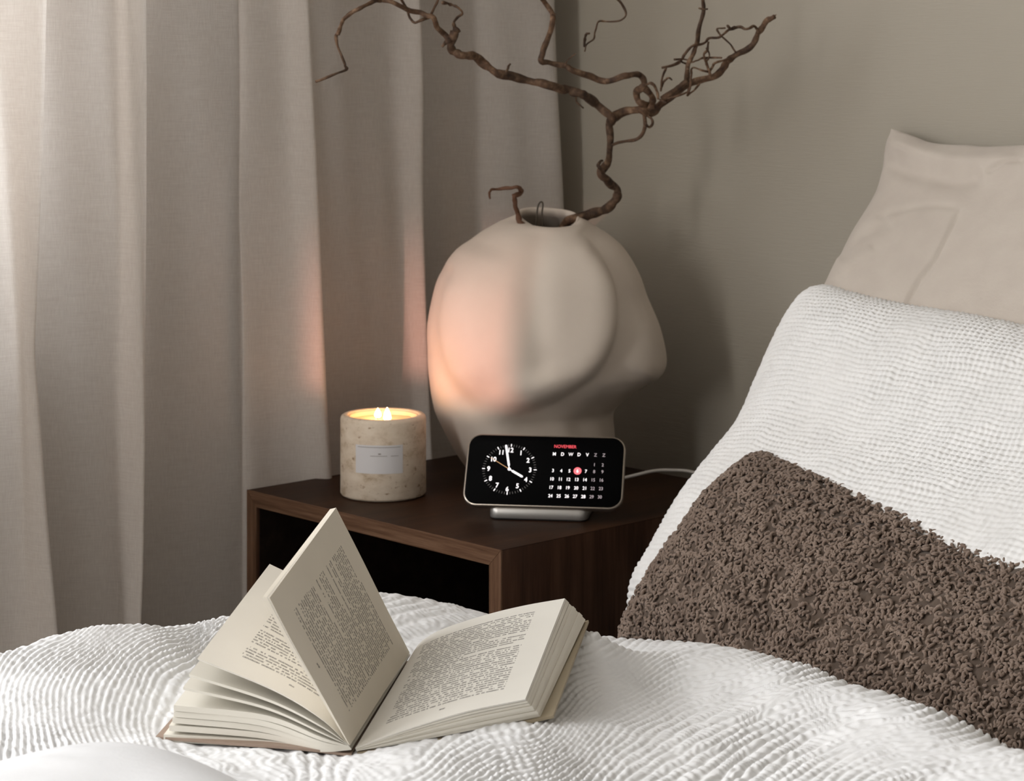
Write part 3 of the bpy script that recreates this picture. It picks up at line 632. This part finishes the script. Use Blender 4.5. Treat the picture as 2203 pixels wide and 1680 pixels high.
def axis(lo, a, b, hi, fine, coarse):
    return np.concatenate([np.linspace(lo, a, max(2, int((a - lo) / coarse)) + 1)[:-1], np.linspace(a, b, int((b - a) / fine) + 1), np.linspace(b, hi, max(2, int((hi - b) / coarse)) + 1)[1:]])
def cz(px, py, Y): return ((px - CX) / F * Y, Y, HC - (py - HY) / F * Y)
def duvet():
    S = [(0, 1425, 1.50), (60, 1400, 1.52), (250, 1330, 1.59), (480, 1306, 1.66), (660, 1302, 1.68), (840, 1299, 1.70), (940, 1310, 1.71), (1040, 1332, 1.72), (1150, 1362, 1.74), (1270, 1370, 1.76),
         (-150, 1500, 1.46), (-150, 1620, 1.34),
         (1400, 1374, 1.72), (1500, 1386, 1.66), (1600, 1400, 1.60), (1700, 1430, 1.53), (1850, 1488, 1.43), (2000, 1545, 1.345), (2203, 1618, 1.235), (2350, 1670, 1.17),
         (60, 1500, 1.44), (100, 1580, 1.37), (250, 1600, 1.385), (250, 1480, 1.47), (400, 1400, 1.57), (600, 1370, 1.62), (900, 1360, 1.65), (330, 1593, 1.395),
         (1500, 1680, 1.285), (1100, 1652, 1.30), (1300, 1630, 1.33), (1900, 1660, 1.24), (1700, 1600, 1.35), (1400, 1480, 1.54), (1300, 1550, 1.435), (1600, 1500, 1.485), (2050, 1660, 1.22), (1250, 1430, 1.62), (620, 1632, 1.345), (860, 1618, 1.345), (1000, 1592, 1.36)]
    pts = [cz(*s) for s in S]
    for q_ in S[12:20]:
        x_, y_, z_ = cz(*q_); k_ = 1 + .09 * (1 if q_[0] > 1450 else .6); pts.append((x_ * k_ + .01, y_ * k_, z_ - .045))
    # bed of the book: under its spine and covers
    pts += [(-.0965, 1.36, .5005), (-.0706, 1.57, .4985), (-.221, 1.40, .4975), (-.205, 1.58, .4975), (.018, 1.37, .5165), (.055, 1.57, .521), (-.16, 1.48, .4965), (-.03, 1.46, .5050)]
    pts += [(-.35, 1.10, .51), (.0, 1.10, .515), (.3, 1.0, .52), (.40, 1.1, .50)]
    pts = np.array(pts); fz = tps(pts[:, :2], pts[:, 2], 1e-4)
    xs = axis(-.95, -.38, .34, .95, .00105, .02); ys = axis(.45, 1.14, 1.86, 2.05, .0013, .02)
    Xg, Yg = np.meshgrid(xs, ys, indexing='ij'); X, Y = Xg.ravel(), Yg.ravel()
    Xc, Yc = np.clip(X, -.45, .42), np.clip(Y, 1.0, 1.85)
    z = fz(np.stack([Xc, Yc], 1)); z = np.clip(z, .40, .565)
    z = z + (ss(.40, .7, np.abs(X)) + ss(1.1, .7, Y)) * .0
    rx, ry = CA * X - SA * Y, SA * X + CA * Y
    # the side hangs over the mattress edge, the head end dips under the pillows
    over = np.clip(-1.335 - rx, 0, None); z = z - 14 * over ** 2 / (1 + 6 * over) - over * .25
    z = z - ss(1.285, 1.40, ry) * .085
    over2 = np.clip(rx - .24, 0, None); z = z - 5 * over2 ** 2 - .5 * over2; o3 = np.clip(-.22 - ry, 0, None); z -= 5 * o3 ** 2 + .5 * o3
    z = np.clip(z, .20, 1)
    Pn = np.stack([X, Y, z], 1)
    # soft creases
    z = z + .0022 * vnoise(np.stack([X * 16, Y * 11, X * 0], 1), 1) + .0009 * vnoise(np.stack([X * 45, Y * 30, X * 0], 1), 2)
    # crinkle ribs: control lines of the weave
    L = [(60, [(760, 1330), (560, 1365), (450, 1430), (390, 1500), (345, 1580)]), (150, [(620, 1310), (460, 1340), (340, 1392), (270, 1470), (250, 1560), (290, 1640)]), (260, [(420, 1325), (250, 1370), (165, 1440), (140, 1530), (160, 1600)]),
         (390, [(150, 1370), (60, 1420), (20, 1500), (20, 1580)]), (10, [(860, 1380), (1000, 1335)]), (-90, [(950, 1665), (1150, 1590), (1330, 1450), (1400, 1395)]), (-190, [(1100, 1670), (1300, 1530), (1450, 1450), (1600, 1415)]),
         (-300, [(1322, 1660), (1490, 1545), (1615, 1500), (1740, 1458)]), (-400, [(1531, 1690), (1657, 1600), (1783, 1542), (1908, 1522)]), (-500, [(1760, 1690), (1900, 1610), (2060, 1585)]), (-40, [(760, 1665), (900, 1640)]), (30, [(500, 1625), (620, 1655)])]
    lp = [(p, v) for v, l in L for p in l]
    fr = tps([p for p, _ in lp], [v for _, v in lp], 1e-3)
    px = CX + X / Y * F; py = HY + (HC - z) / Y * F
    inside = (np.abs(px - 1100) < 1350) & (py < 2100)
    ph_ = np.zeros(len(X)); q = np.stack([np.clip(px, -100, 2300), np.clip(py, 1280, 2100)], 1); ph_[inside] = fr(q[inside])
    ph_ += 5 * vnoise(np.stack([X * 22, Y * 22, X * 0], 1), 4) + 2.2 * vnoise(np.stack([X * 90, Y * 60, X * 0], 1), 6)
    a = ph_ / 14.5; rib = 1 - (.5 - .5 * np.cos(2 * math.pi * a)) ** 2.2
    ridx = np.floor(a + .5); cross = X * 160 + Y * 70 + 0.9 * np.sin(ridx * 12.9898) + 2.0 * vnoise(np.stack([X * 50, Y * 50, ridx * .7], 1), 7)
    bead = .5 + .5 * np.cos(2 * math.pi * cross)
    amp = .35 + .65 * ss(-.4, .6, vnoise(np.stack([X * 14, Y * 14, X * 0], 1), 8))
    calm = 1 - .85 * np.exp(-(((px - 1340) / 110) ** 2 + ((py - 1425) / 55) ** 2))
    disp = (rib * (.0020 + .0008 * bead) + .0004 * bead) * amp * calm + .0004 * vnoise(np.stack([X * 300, Y * 300, X * 0], 1), 9) * calm
    z = z + disp * np.where(inside, 1, 0)
    V = np.stack([np.clip(CA * X - SA * Y, -1.397, .30), np.clip(SA * X + CA * Y, -.30, 1.43), z], 1)
    o = mesh('duvet', V, gridf(len(xs), len(ys)), M_duvet)
    tag(o, 'rumpled white crinkled muslin duvet cover lying under the open book', 'duvet')
    return fz
duv = duvet()

def sheet():
    S = [(-120, 1668, 1.30), (0, 1642, 1.29), (110, 1614, 1.285), (240, 1600, 1.28), (330, 1612, 1.27), (400, 1645, 1.25), (480, 1690, 1.22), (0, 1690, 1.22), (250, 1690, 1.21), (0, 1780, 1.10), (300, 1760, 1.12), (560, 1790, 1.10)]
    pts = [cz(*s) for s in S]; pts += [(-.35, 1.42, .49), (-.27, 1.40, .49), (-.20, 1.375, .487), (-.13, 1.30, .49), (-.08, 1.20, .49), (-.5, 1.35, .50), (-.5, 1.0, .51), (-.1, 1.0, .50)]
    pts = np.array(pts); f = tps(pts[:, :2], pts[:, 2], 1e-4)
    xs = np.linspace(-.55, -.06, 246); ys = np.linspace(.95, 1.40, 226); Xg, Yg = np.meshgrid(xs, ys, indexing='ij'); X, Y = Xg.ravel(), Yg.ravel()
    z = f(np.stack([X, Y], 1)); z = z - .04 * ss(-.46, -.55, X) - .05 * ss(1.33, 1.40, Y) - .05 * ss(-.12, -.06, X)
    z += .0005 * np.sin((Y * 260 + X * 60) + 2 * vnoise(np.stack([X * 30, Y * 30, X * 0], 1), 3)) * ss(-.2, .6, vnoise(np.stack([X * 12, Y * 20, X * 0], 1), 12)) + .0012 * vnoise(np.stack([X * 20, Y * 30, X * 0], 1), 13)
    V = np.stack([CA * X - SA * Y, SA * X + CA * Y, z], 1)
    tag(mesh('bed_sheet', V, gridf(len(xs), len(ys)), M_sheet), 'smooth plain white sheet bulging at the bottom left in front of the crinkled duvet', 'sheet')
sheet()

# ------------------------------------------------------------------ pillows
def resample(pts, n):
    p = crom(pts, 12); d = np.concatenate([[0], np.cumsum(np.linalg.norm(np.diff(p, axis=0), axis=1))]); s = np.linspace(0, d[-1], n)
    return np.stack([np.interp(s, d, p[:, i]) for i in range(3)], 1), d[-1]
def pillow_surf(top, bottom, left, right, nu, nv, puff, back, prof_u=(.22, 1.0), prof_v=(.30, .6)):
    """u left to right, v top to bottom; Coons patch through four edge curves, puffed along its mean normal"""
    Tp, Lu = resample(top, nu); Bt, _ = resample(bottom, nu); Lf, Lv = resample(left, nv); Rt, _ = resample(right, nv)
    u = np.linspace(0, 1, nu)[:, None, None]; v = np.linspace(0, 1, nv)[None, :, None]
    S = (1 - v) * Tp[:, None] + v * Bt[:, None] + (1 - u) * Lf[None] + u * Rt[None] - ((1 - u) * (1 - v) * Tp[0] + u * (1 - v) * Tp[-1] + (1 - u) * v * Bt[0] + u * v * Bt[-1])
    nrm = np.cross(Bt[nu // 2] - Tp[nu // 2], Rt[nv // 2] - Lf[nv // 2]); nrm /= np.linalg.norm(nrm)
    if nrm @ np.array(ray(1600, 1000)) > 0: nrm = -nrm
    U, Vv = np.meshgrid(np.linspace(0, 1, nu), np.linspace(0, 1, nv), indexing='ij')
    def pr(t, e):                                               # rises from 0 at an edge to 1 inside
        a = np.clip(t / e, 0, 1); return np.sqrt(1 - (1 - a) ** 2)
    h = pr(U, prof_u[0]) * pr(1 - U, prof_u[1] * .3) * pr(Vv, prof_v[0]) * pr(1 - Vv, prof_v[1])
    return S, nrm, h, U, Vv, Lu, Lv
def calc_n(S):
    du = np.gradient(S, axis=0); dv = np.gradient(S, axis=1); n = np.cross(du, dv); n /= np.linalg.norm(n, axis=2)[:, :, None] + 1e-12; return n
def close_pillow(name, Sf, Sback, mat, parent=None):
    nu, nv = Sf.shape[:2]; V = Sf.reshape(-1, 3)
    st = max(1, nu // 60); iu = np.unique(np.append(np.arange(0, nu, 6), nu - 1)); iv = np.unique(np.append(np.arange(0, nv, 6), nv - 1))
    Bk = Sback[np.ix_(iu, iv)]; F1 = gridf(nu, nv); F2 = gridf(len(iu), len(iv), off=len(V))[:, ::-1]
    W = np.vstack([V, Bk.reshape(-1, 3)])
    return mesh(name, W, np.vstack([F1, F2]), mat, parent)

# white waffle pillow
XP = -1.325
le = [at_x(x, y, XP) for x, y in ((1748, 620), (1715, 655), (1672, 740), (1632, 830), (1590, 930), (1530, 1010), (1470, 1085), (1410, 1180), (1362, 1250), (1350, 1320))]
tpz = [le[0]] + [at_y(x, y, 1.632) for x, y in ((1790, 622), (1870, 654), (2000, 694), (2203, 735))] + [Vector((-.98, 1.632, .675)), Vector((-.64, 1.632, .69))]
bo = [le[-1], Vector((-1.15, 1.33, .445)), Vector((-.9, 1.31, .45)), Vector((-.64, 1.34, .45))]
ri = [tpz[-1], Vector((-.60, 1.5, .58)), bo[-1]]
S, nr, h, U, Vv, Lu, Lv = pillow_surf(tpz, bo, le, ri, 500, 320, 1, 1, (.30, 1.0), (.22, .5))
Sf = S + nr * (h * .055)[:, :, None]
Lm, Lw = U * Lu, Vv * Lv
pts3 = np.stack([Lm.ravel() * 30, Lw.ravel() * 30, Lm.ravel() * 0], 1)
wob = vnoise(pts3, 21).reshape(U.shape); wob2 = vnoise(pts3 * 3, 22).reshape(U.shape)
rows = .5 + .5 * np.cos(2 * math.pi * (Lw / .0050 + .5 * wob + .18 * wob2)); cols = .5 + .5 * np.cos(2 * math.pi * (Lm / .0052 + .45 * wob2 + .5 * wob))
edge = 1 - ss(.0, .05, Lm)
nS = calc_n(Sf); nS *= np.sign((nS * nr).sum(2))[:, :, None]
amp = .6 + .4 * vnoise(pts3 * .6, 23).reshape(U.shape)
dsp = (rows ** .8 * (.0013 + .0014 * edge) + cols * .0011 * (1 - .8 * edge) + .0014 * rows * cols * (1 - edge)) * amp + .0022 * vnoise(pts3 * .35, 24).reshape(U.shape) + .0004 * vnoise(pts3 * 9, 25).reshape(U.shape)
Sf = Sf + nS * dsp[:, :, None]
wp = close_pillow('pillow', Sf, S - nr * (h * .045 + .001)[:, :, None], M_pilw)
tag(wp, 'white waffle-textured pillow leaning behind the brown boucle cushion', 'pillow')

# beige pillow against the wall
XB = -1.33
le = [at_x(x, y, XB) for x, y in ((1916, 276), (1902, 330), (1892, 400), (1862, 470), (1812, 560), (1772, 640), (1700, 800), (1600, 980), (1530, 1120))]
tb = [at_y(1916, 276, 1.742), at_y(1960, 290, 1.740), at_y(2010, 308, 1.738), at_y(2080, 314, 1.738), at_y(2203, 320, 1.738), Vector((-.95, 1.735, .855)), Vector((-.62, 1.735, .86))]
le[0] = tb[0]
bo = [le[-1], Vector((-1.1, 1.50, .46)), Vector((-.62, 1.50, .46))]
ri = [tb[-1], Vector((-.60, 1.66, .66)), bo[-1]]
S, nr, h, U, Vv, Lu, Lv = pillow_surf(tb, bo, le, ri, 300, 240, 1, 1, (.28, 1.0), (.34, .5))
Sf = S + nr * (h * .058)[:, :, None]
fx, fy = to_px(Sf.reshape(-1, 3)); qq = np.stack([fx, fy], 1)
def crease(pts, wd, depth, step=0.0):
    pts = crom(pts, 8); best = np.full(len(qq), 1e9); side = np.zeros(len(qq)); end = np.zeros(len(qq)); n = len(pts)
    for i in range(n - 1):
        a, b = pts[i], pts[i + 1]; d = b - a; t = np.clip(((qq - a) @ d) / (d @ d), 0, 1); e = qq - (a + t[:, None] * d); ds = np.linalg.norm(e, axis=1); m = ds < best
        best[m] = ds[m]; side[m] = np.sign(d[0] * e[m, 1] - d[1] * e[m, 0]); end[m] = (i + t[m]) / (n - 1)
    w_ = ss(0, .12, end) * ss(1, .88, end)
    return (np.exp(-(best / wd) ** 2) * depth * w_ + step * w_ * np.exp(-best / (wd * 5)) * side * ss(0, wd, best)).reshape(U.shape)
dsp = crease([(2068, 438), (2040, 500), (2010, 560), (1975, 610), (1945, 672)], 4.5, -.0022, .0012) + crease([(1890, 335), (1940, 358), (1990, 372), (2060, 385), (2120, 372)], 22, -.006)
dsp += crease([(1895, 300), (1960, 318), (2040, 340), (2110, 345), (2203, 340)], 16, .004)
dsp += crease([(1880, 470), (1930, 452), (2000, 440), (2068, 446)], 7, -.0015) + crease([(1800, 560), (1850, 510), (1920, 470)], 14, -.0025) + crease([(1790, 600), (1840, 560), (1880, 530)], 10, .0015) + crease([(2120, 372), (2160, 352), (2203, 344)], 4, -.003)
dsp += .0022 * vnoise(np.stack([U.ravel() * 9, Vv.ravel() * 7, U.ravel() * 0], 1), 31).reshape(U.shape)
Sf = Sf + nr * dsp[:, :, None]
Sb = S - nr * (h * .02 + .001)[:, :, None]; Sb[:, :, 1] = np.minimum(Sb[:, :, 1], 1.752)
bp = close_pillow('pillow', Sf, Sb, M_beige)
tag(bp, 'plain beige cotton pillow standing against the wall behind the white pillow', 'pillow')

# brown boucle cushion
le = [at_x(x, y, -1.272) for x, y in ((1640, 1003), (1606, 1022), (1560, 1068), (1505, 1118), (1460, 1175), (1420, 1220), (1375, 1285), (1340, 1345), (1330, 1400))]
tb = [le[0]] + [at_y(x, y, 1.470) for x, y in ((1680, 1008), (1740, 1040), (1900, 1108), (2050, 1160), (2203, 1222))] + [Vector((-.85, 1.46, .52)), Vector((-.76, 1.45, .51))]
bo = [le[-1], Vector((-1.1, 1.275, .437)), Vector((-.95, 1.255, .437)), Vector((-.76, 1.25, .44))]
ri = [tb[-1], Vector((-.74, 1.38, .50)), bo[-1]]
S, nr, h, U, Vv, Lu, Lv = pillow_surf(tb, bo, le, ri, 260, 150, 1, 1, (.30, 1.0), (.35, .7))
Sf = S + nr * (h * .05)[:, :, None]
nS = calc_n(Sf); nS *= np.sign((nS * nr).sum(2))[:, :, None]
p3 = np.stack([U.ravel() * Lu, Vv.ravel() * Lv, U.ravel() * 0], 1)
bc = thing('cushion', 'brown curly boucle cushion propped in front of the white pillow', 'cushion', (-1.05, 1.35, .44))
Sg = Sf + nS * (.0012 * vnoise(p3 * 300, 41) + .001 * vnoise(p3 * 120, 42)).reshape(U.shape)[:, :, None]
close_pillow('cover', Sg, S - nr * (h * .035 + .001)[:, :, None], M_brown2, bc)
def curls():
    nu, nv = U.shape; Vs, Fs = [], []; cnt = 11500; sides = 5; seg = 7; off = 0
    a = np.arange(sides) * 2 * math.pi / sides
    fpat = []
    for i in range(seg - 1):
        for j in range(sides): k = (j + 1) % sides; fpat.append([i * sides + j, i * sides + k, (i + 1) * sides + k, (i + 1) * sides + j])
    fpat = np.array(fpat)
    for _ in range(cnt):
        uu, vv = rng.rand(), rng.rand()
        i, j = min(nu - 1, int(uu * nu)), min(nv - 1, int(vv * nv)); c0 = Sf[i, j]; n0 = nS[i, j]
        if abs(uu) < .004 or vv < .004: pass
        e = np.cross(n0, rng.randn(3)); e /= np.linalg.norm(e); f_ = np.cross(n0, e)
        tilt = rng.uniform(.35, 1.3); rad = rng.uniform(.0011, .0022); th = rng.uniform(.0009, .0015); span = rng.uniform(2.4, 4.6)
        w1 = e; w2 = f_ * math.cos(tilt) + n0 * math.sin(tilt)
        t = np.linspace(-span / 2, span / 2, seg) + 1.57; c = c0 + n0 * rng.uniform(-.0006, .0010) + rad * (np.cos(t)[:, None] * w1 + np.sin(t)[:, None] * w2) + np.linspace(-1, 1, seg)[:, None] * np.cross(w1, w2) * rad * .5
        tg = -np.sin(t)[:, None] * w1 + np.cos(t)[:, None] * w2; rd_ = np.cos(t)[:, None] * w1 + np.sin(t)[:, None] * w2; ax = np.cross(w1, w2)
        ring = c[:, None, :] + th * (np.cos(a)[None, :, None] * rd_[:, None, :] + np.sin(a)[None, :, None] * ax[None, None, :])
        Vs.append(ring.reshape(-1, 3)); Fs.append(fpat + off); off += seg * sides
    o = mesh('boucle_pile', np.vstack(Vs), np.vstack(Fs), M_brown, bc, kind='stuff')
curls()

# ------------------------------------------------------------------ book
def bk(px, py, Y): return P(px, py, Y)
book = thing('open_book', 'open paperback lying face up on the duvet with one sheaf of pages standing', 'book', P(790, 1612, 1.37))
S0, S1 = P(757, 1613, 1.36), P(883, 1411, 1.57)
def loft(near, far, n=24, m=18):
    a, _ = resample(near, n); b, _ = resample(far, n); t = np.linspace(0, 1, m)[None, :, None]
    return a[:, None] * (1 - t) + b[:, None] * t
def slab(name, nearT, farT, nearB, farB, mat, parent=book, n=28, m=14, uv=True, label=None):
    Tq, Bq = loft(nearT, farT, n, m), loft(nearB, farB, n, m)
    V = np.vstack([Tq.reshape(-1, 3), Bq.reshape(-1, 3)]); k = n * m
    Ft = gridf(n, m); Fb = gridf(n, m, off=k)[:, ::-1]; sidef = []
    for i in range(n - 1):
        sidef += [[i * m, (i + 1) * m, k + (i + 1) * m, k + i * m][::-1], [i * m + m - 1, (i + 1) * m + m - 1, k + (i + 1) * m + m - 1, k + i * m + m - 1]]
    for j in range(m - 1): sidef += [[(n - 1) * m + j, (n - 1) * m + j + 1, k + (n - 1) * m + j + 1, k + (n - 1) * m + j][::-1]]
    uu, vv = np.meshgrid(np.linspace(0, 1, n), np.linspace(1, 0, m), indexing='ij'); uvs = np.stack([uu.ravel(), vv.ravel()], 1); uvs = np.vstack([uvs, np.tile([[-1., -1.]], (k, 1))])
    o = mesh(name, V, Ft.tolist() + Fb.tolist() + sidef, mat, parent, True, uvs, label=label)
    e = o.data; 
    o.modifiers.new('split', 'EDGE_SPLIT').split_angle = math.radians(50)
    return o
M_pg = m_paper('book_paper'); M_cov = simple('brown_cover', (.30, .22, .17), .55)
M_cov2 = simple('worn_cover', (.30, .25, .17), .6)
M_tx_left = m_paper('printed_page_left', (.10, .80, .10, .86, 32, .80, 1), (.76, .725, .655))
M_tx_std = m_paper('printed_page_standing', (.13, .82, .12, .86, 38, .85, 5), (.70, .65, .56))
M_tx_right = m_paper('printed_page_right', (.14, .84, .09, .87, 36, .85, 9), (.72, .70, .645))
def q3(v, dx=0, dy=0, dz=0): return v + R(dx, dy, 0) + Vector((0, 0, dz))
s0, s1 = S0, S1
# right half: page block
rn = [q3(s0, .002, 0, .001), P(870, 1571, 1.362), P(1000, 1531, 1.366), P(1130, 1504, 1.37)]
rf = [q3(s1, .001, 0, .001), P(905, 1381, 1.57), P(950, 1354, 1.571), P(1040, 1324, 1.573), P(1125, 1303, 1.574), P(1215, 1287, 1.575)]
rnb = [q3(s0, .003, 0, -.001), P(870, 1600, 1.362), P(1020, 1572, 1.368), P(1165, 1543, 1.375)]
rfb = [q3(s1, .002, 0, -.003), P(960, 1400, 1.572), P(1110, 1365, 1.575), P(1262, 1334, 1.578)]
def mixp(a, b, t): 
    pa, _ = resample(a, 12); pb, _ = resample(b, 12); return [Vector(x * (1 - t) + y * t) for x, y in zip(pa, pb)]
# three sheaves with slim gaps, the top one printed
slab('page_sheaf', rn, rf, mixp(rn, rnb, .07), mixp(rf, rfb, .07), M_tx_right, label='right-hand printed page')
slab('page_sheaf', mixp(rn, rnb, .09), mixp(rf, rfb, .085), mixp(rn, rnb, .20), mixp(rf, rfb, .2), M_pg)
for k_, (a_, b_) in enumerate(((.235, .36), (.362, .5), (.502, .64), (.642, .8), (.802, .97))):
    sh = .0007 * (k_ % 2) - .0004
    n1, f1, n2, f2 = mixp(rn, rnb, a_), mixp(rf, rfb, a_), mixp(rn, rnb, b_), mixp(rf, rfb, b_)
    slab('page_sheaf', [q3(v, sh * i / 11, -sh) for i, v in enumerate(n1)], [q3(v, sh * i / 11, sh) for i, v in enumerate(f1)], [q3(v, sh * i / 11, -sh) for i, v in enumerate(n2)], [q3(v, sh * i / 11, sh) for i, v in enumerate(f2)], M_pg, m=6)
cn = [q3(s0, .003, -.001, -.0015), P(870, 1603, 1.361), P(1020, 1577, 1.366), P(1190, 1539, 1.373)]
cf_ = [q3(s1, .003, .002, -.004), P(960, 1404, 1.574), P(1110, 1369, 1.577), P(1266, 1334, 1.580)]
slab('cover', cn, cf_, [q3(v, .0004, 0, -.0016) for v in cn], [q3(v, .0004, 0, -.0016) for v in cf_], M_cov2, m=6)
# left half, bottom to top
def LP(px, py, Y): return P(px, py, Y)
cn = [q3(s0, 0, -.002, -.002), P(640, 1608, 1.366), P(500, 1598, 1.382), P(335, 1584, 1.40)]
cf2 = [q3(s1, 0, .002, -.004), q3(s1, -.05, .008, -.004), q3(s1, -.09, .013, -.003), q3(s1, -.127, .018, -.002)]
slab('cover', cn, cf2, [q3(v, 0, 0, -.0016) for v in cn], [q3(v, 0, 0, -.0016) for v in cf2], M_cov, m=6)
near = [ # fore-edge pixel of every sheaf's top, its sag, depth, and height gained at the far end
    ((352, 1580), (560, 1592), 1.398, .001), ((364, 1560), (560, 1576), 1.398, .004), ((371, 1543), (560, 1562), 1.398, .008), ((374, 1530), (560, 1549), 1.397, .012), ((374, 1517), (570, 1538), 1.396, .015),
    ((394, 1478), (570, 1520), 1.394, .020), ((407, 1450), (580, 1505), 1.392, .026), ((425, 1416), (590, 1484), 1.39, .0)]
prev = None
fars = {7: [q3(s1, 0, 0, .001), P(820, 1365, 1.573), P(700, 1285, 1.578), P(640, 1243, 1.584), P(580, 1213, 1.59)]}
for i, ((ex, ey), (mx, my), Yn, hz) in enumerate(near):
    t = (i + 1) / len(near)
    nt = [q3(s0, -.0003 * (i + 1), -.0004, .0008 + .0004 * i), P(690, 1608 - 9 * i * t, 1.362), P(mx, my, Yn - .015), P(ex, ey, Yn)]
    if i in fars: ft = fars[i]
    else:
        e0 = np.array(q3(s1, -.122, .018, .004)); e1 = np.array(P(580, 1213, 1.59)); c_ = Vector(e0 * (1 - t ** 1.15) + e1 * t ** 1.15)
        md = (Vector(s1) * .5 + c_ * .5) + Vector((0, 0, -.002)); ft = [q3(s1, -.0003 * (i + 1), 0, .0008 + .0004 * i), md, c_]
    th = (.0035 if i < 5 else .0016) if i < 7 else .0008
    if i == 0: th = .0045
    tb0, tb1 = 0.1, 1
    nb = [q3(v, 0, 0, -th * min(1, .15 + k / 2.2)) for k, v in enumerate(nt)]; nbk = len(ft) - 1
    fb = [q3(v, 0, 0, -th * min(1, .15 + k / nbk)) for k, v in enumerate(ft)]
    slab('page_sheaf', nt, ft, nb, fb, M_tx_left if i == 7 else M_pg, m=14 if i == 7 else 8, label='left-hand printed page' if i == 7 else None)
# standing sheaf: its printed face looks to the right
sn = [q3(s0, -.001, -.0015, .003), P(690, 1490, 1.358), P(630, 1383, 1.358), P(580, 1286, 1.358)]
sf = [q3(s1, -.0005, -.002, .003), P(835, 1315, 1.568), P(778, 1200, 1.567), P(723, 1092, 1.567)]
thk = lambda v, k, n: q3(v, -.0042 * min(1, .25 + k / n), .001, .0004)
sbn = [thk(v, k, 3) for k, v in enumerate(sn)]; sbf = [thk(v, k, 3) + Vector((0, 0, -.0016 if k == 3 else 0)) for k, v in enumerate(sf)]
slab('standing_pages', sn, sf, sbn, sbf, M_tx_std, label='sheaf of pages standing upright')
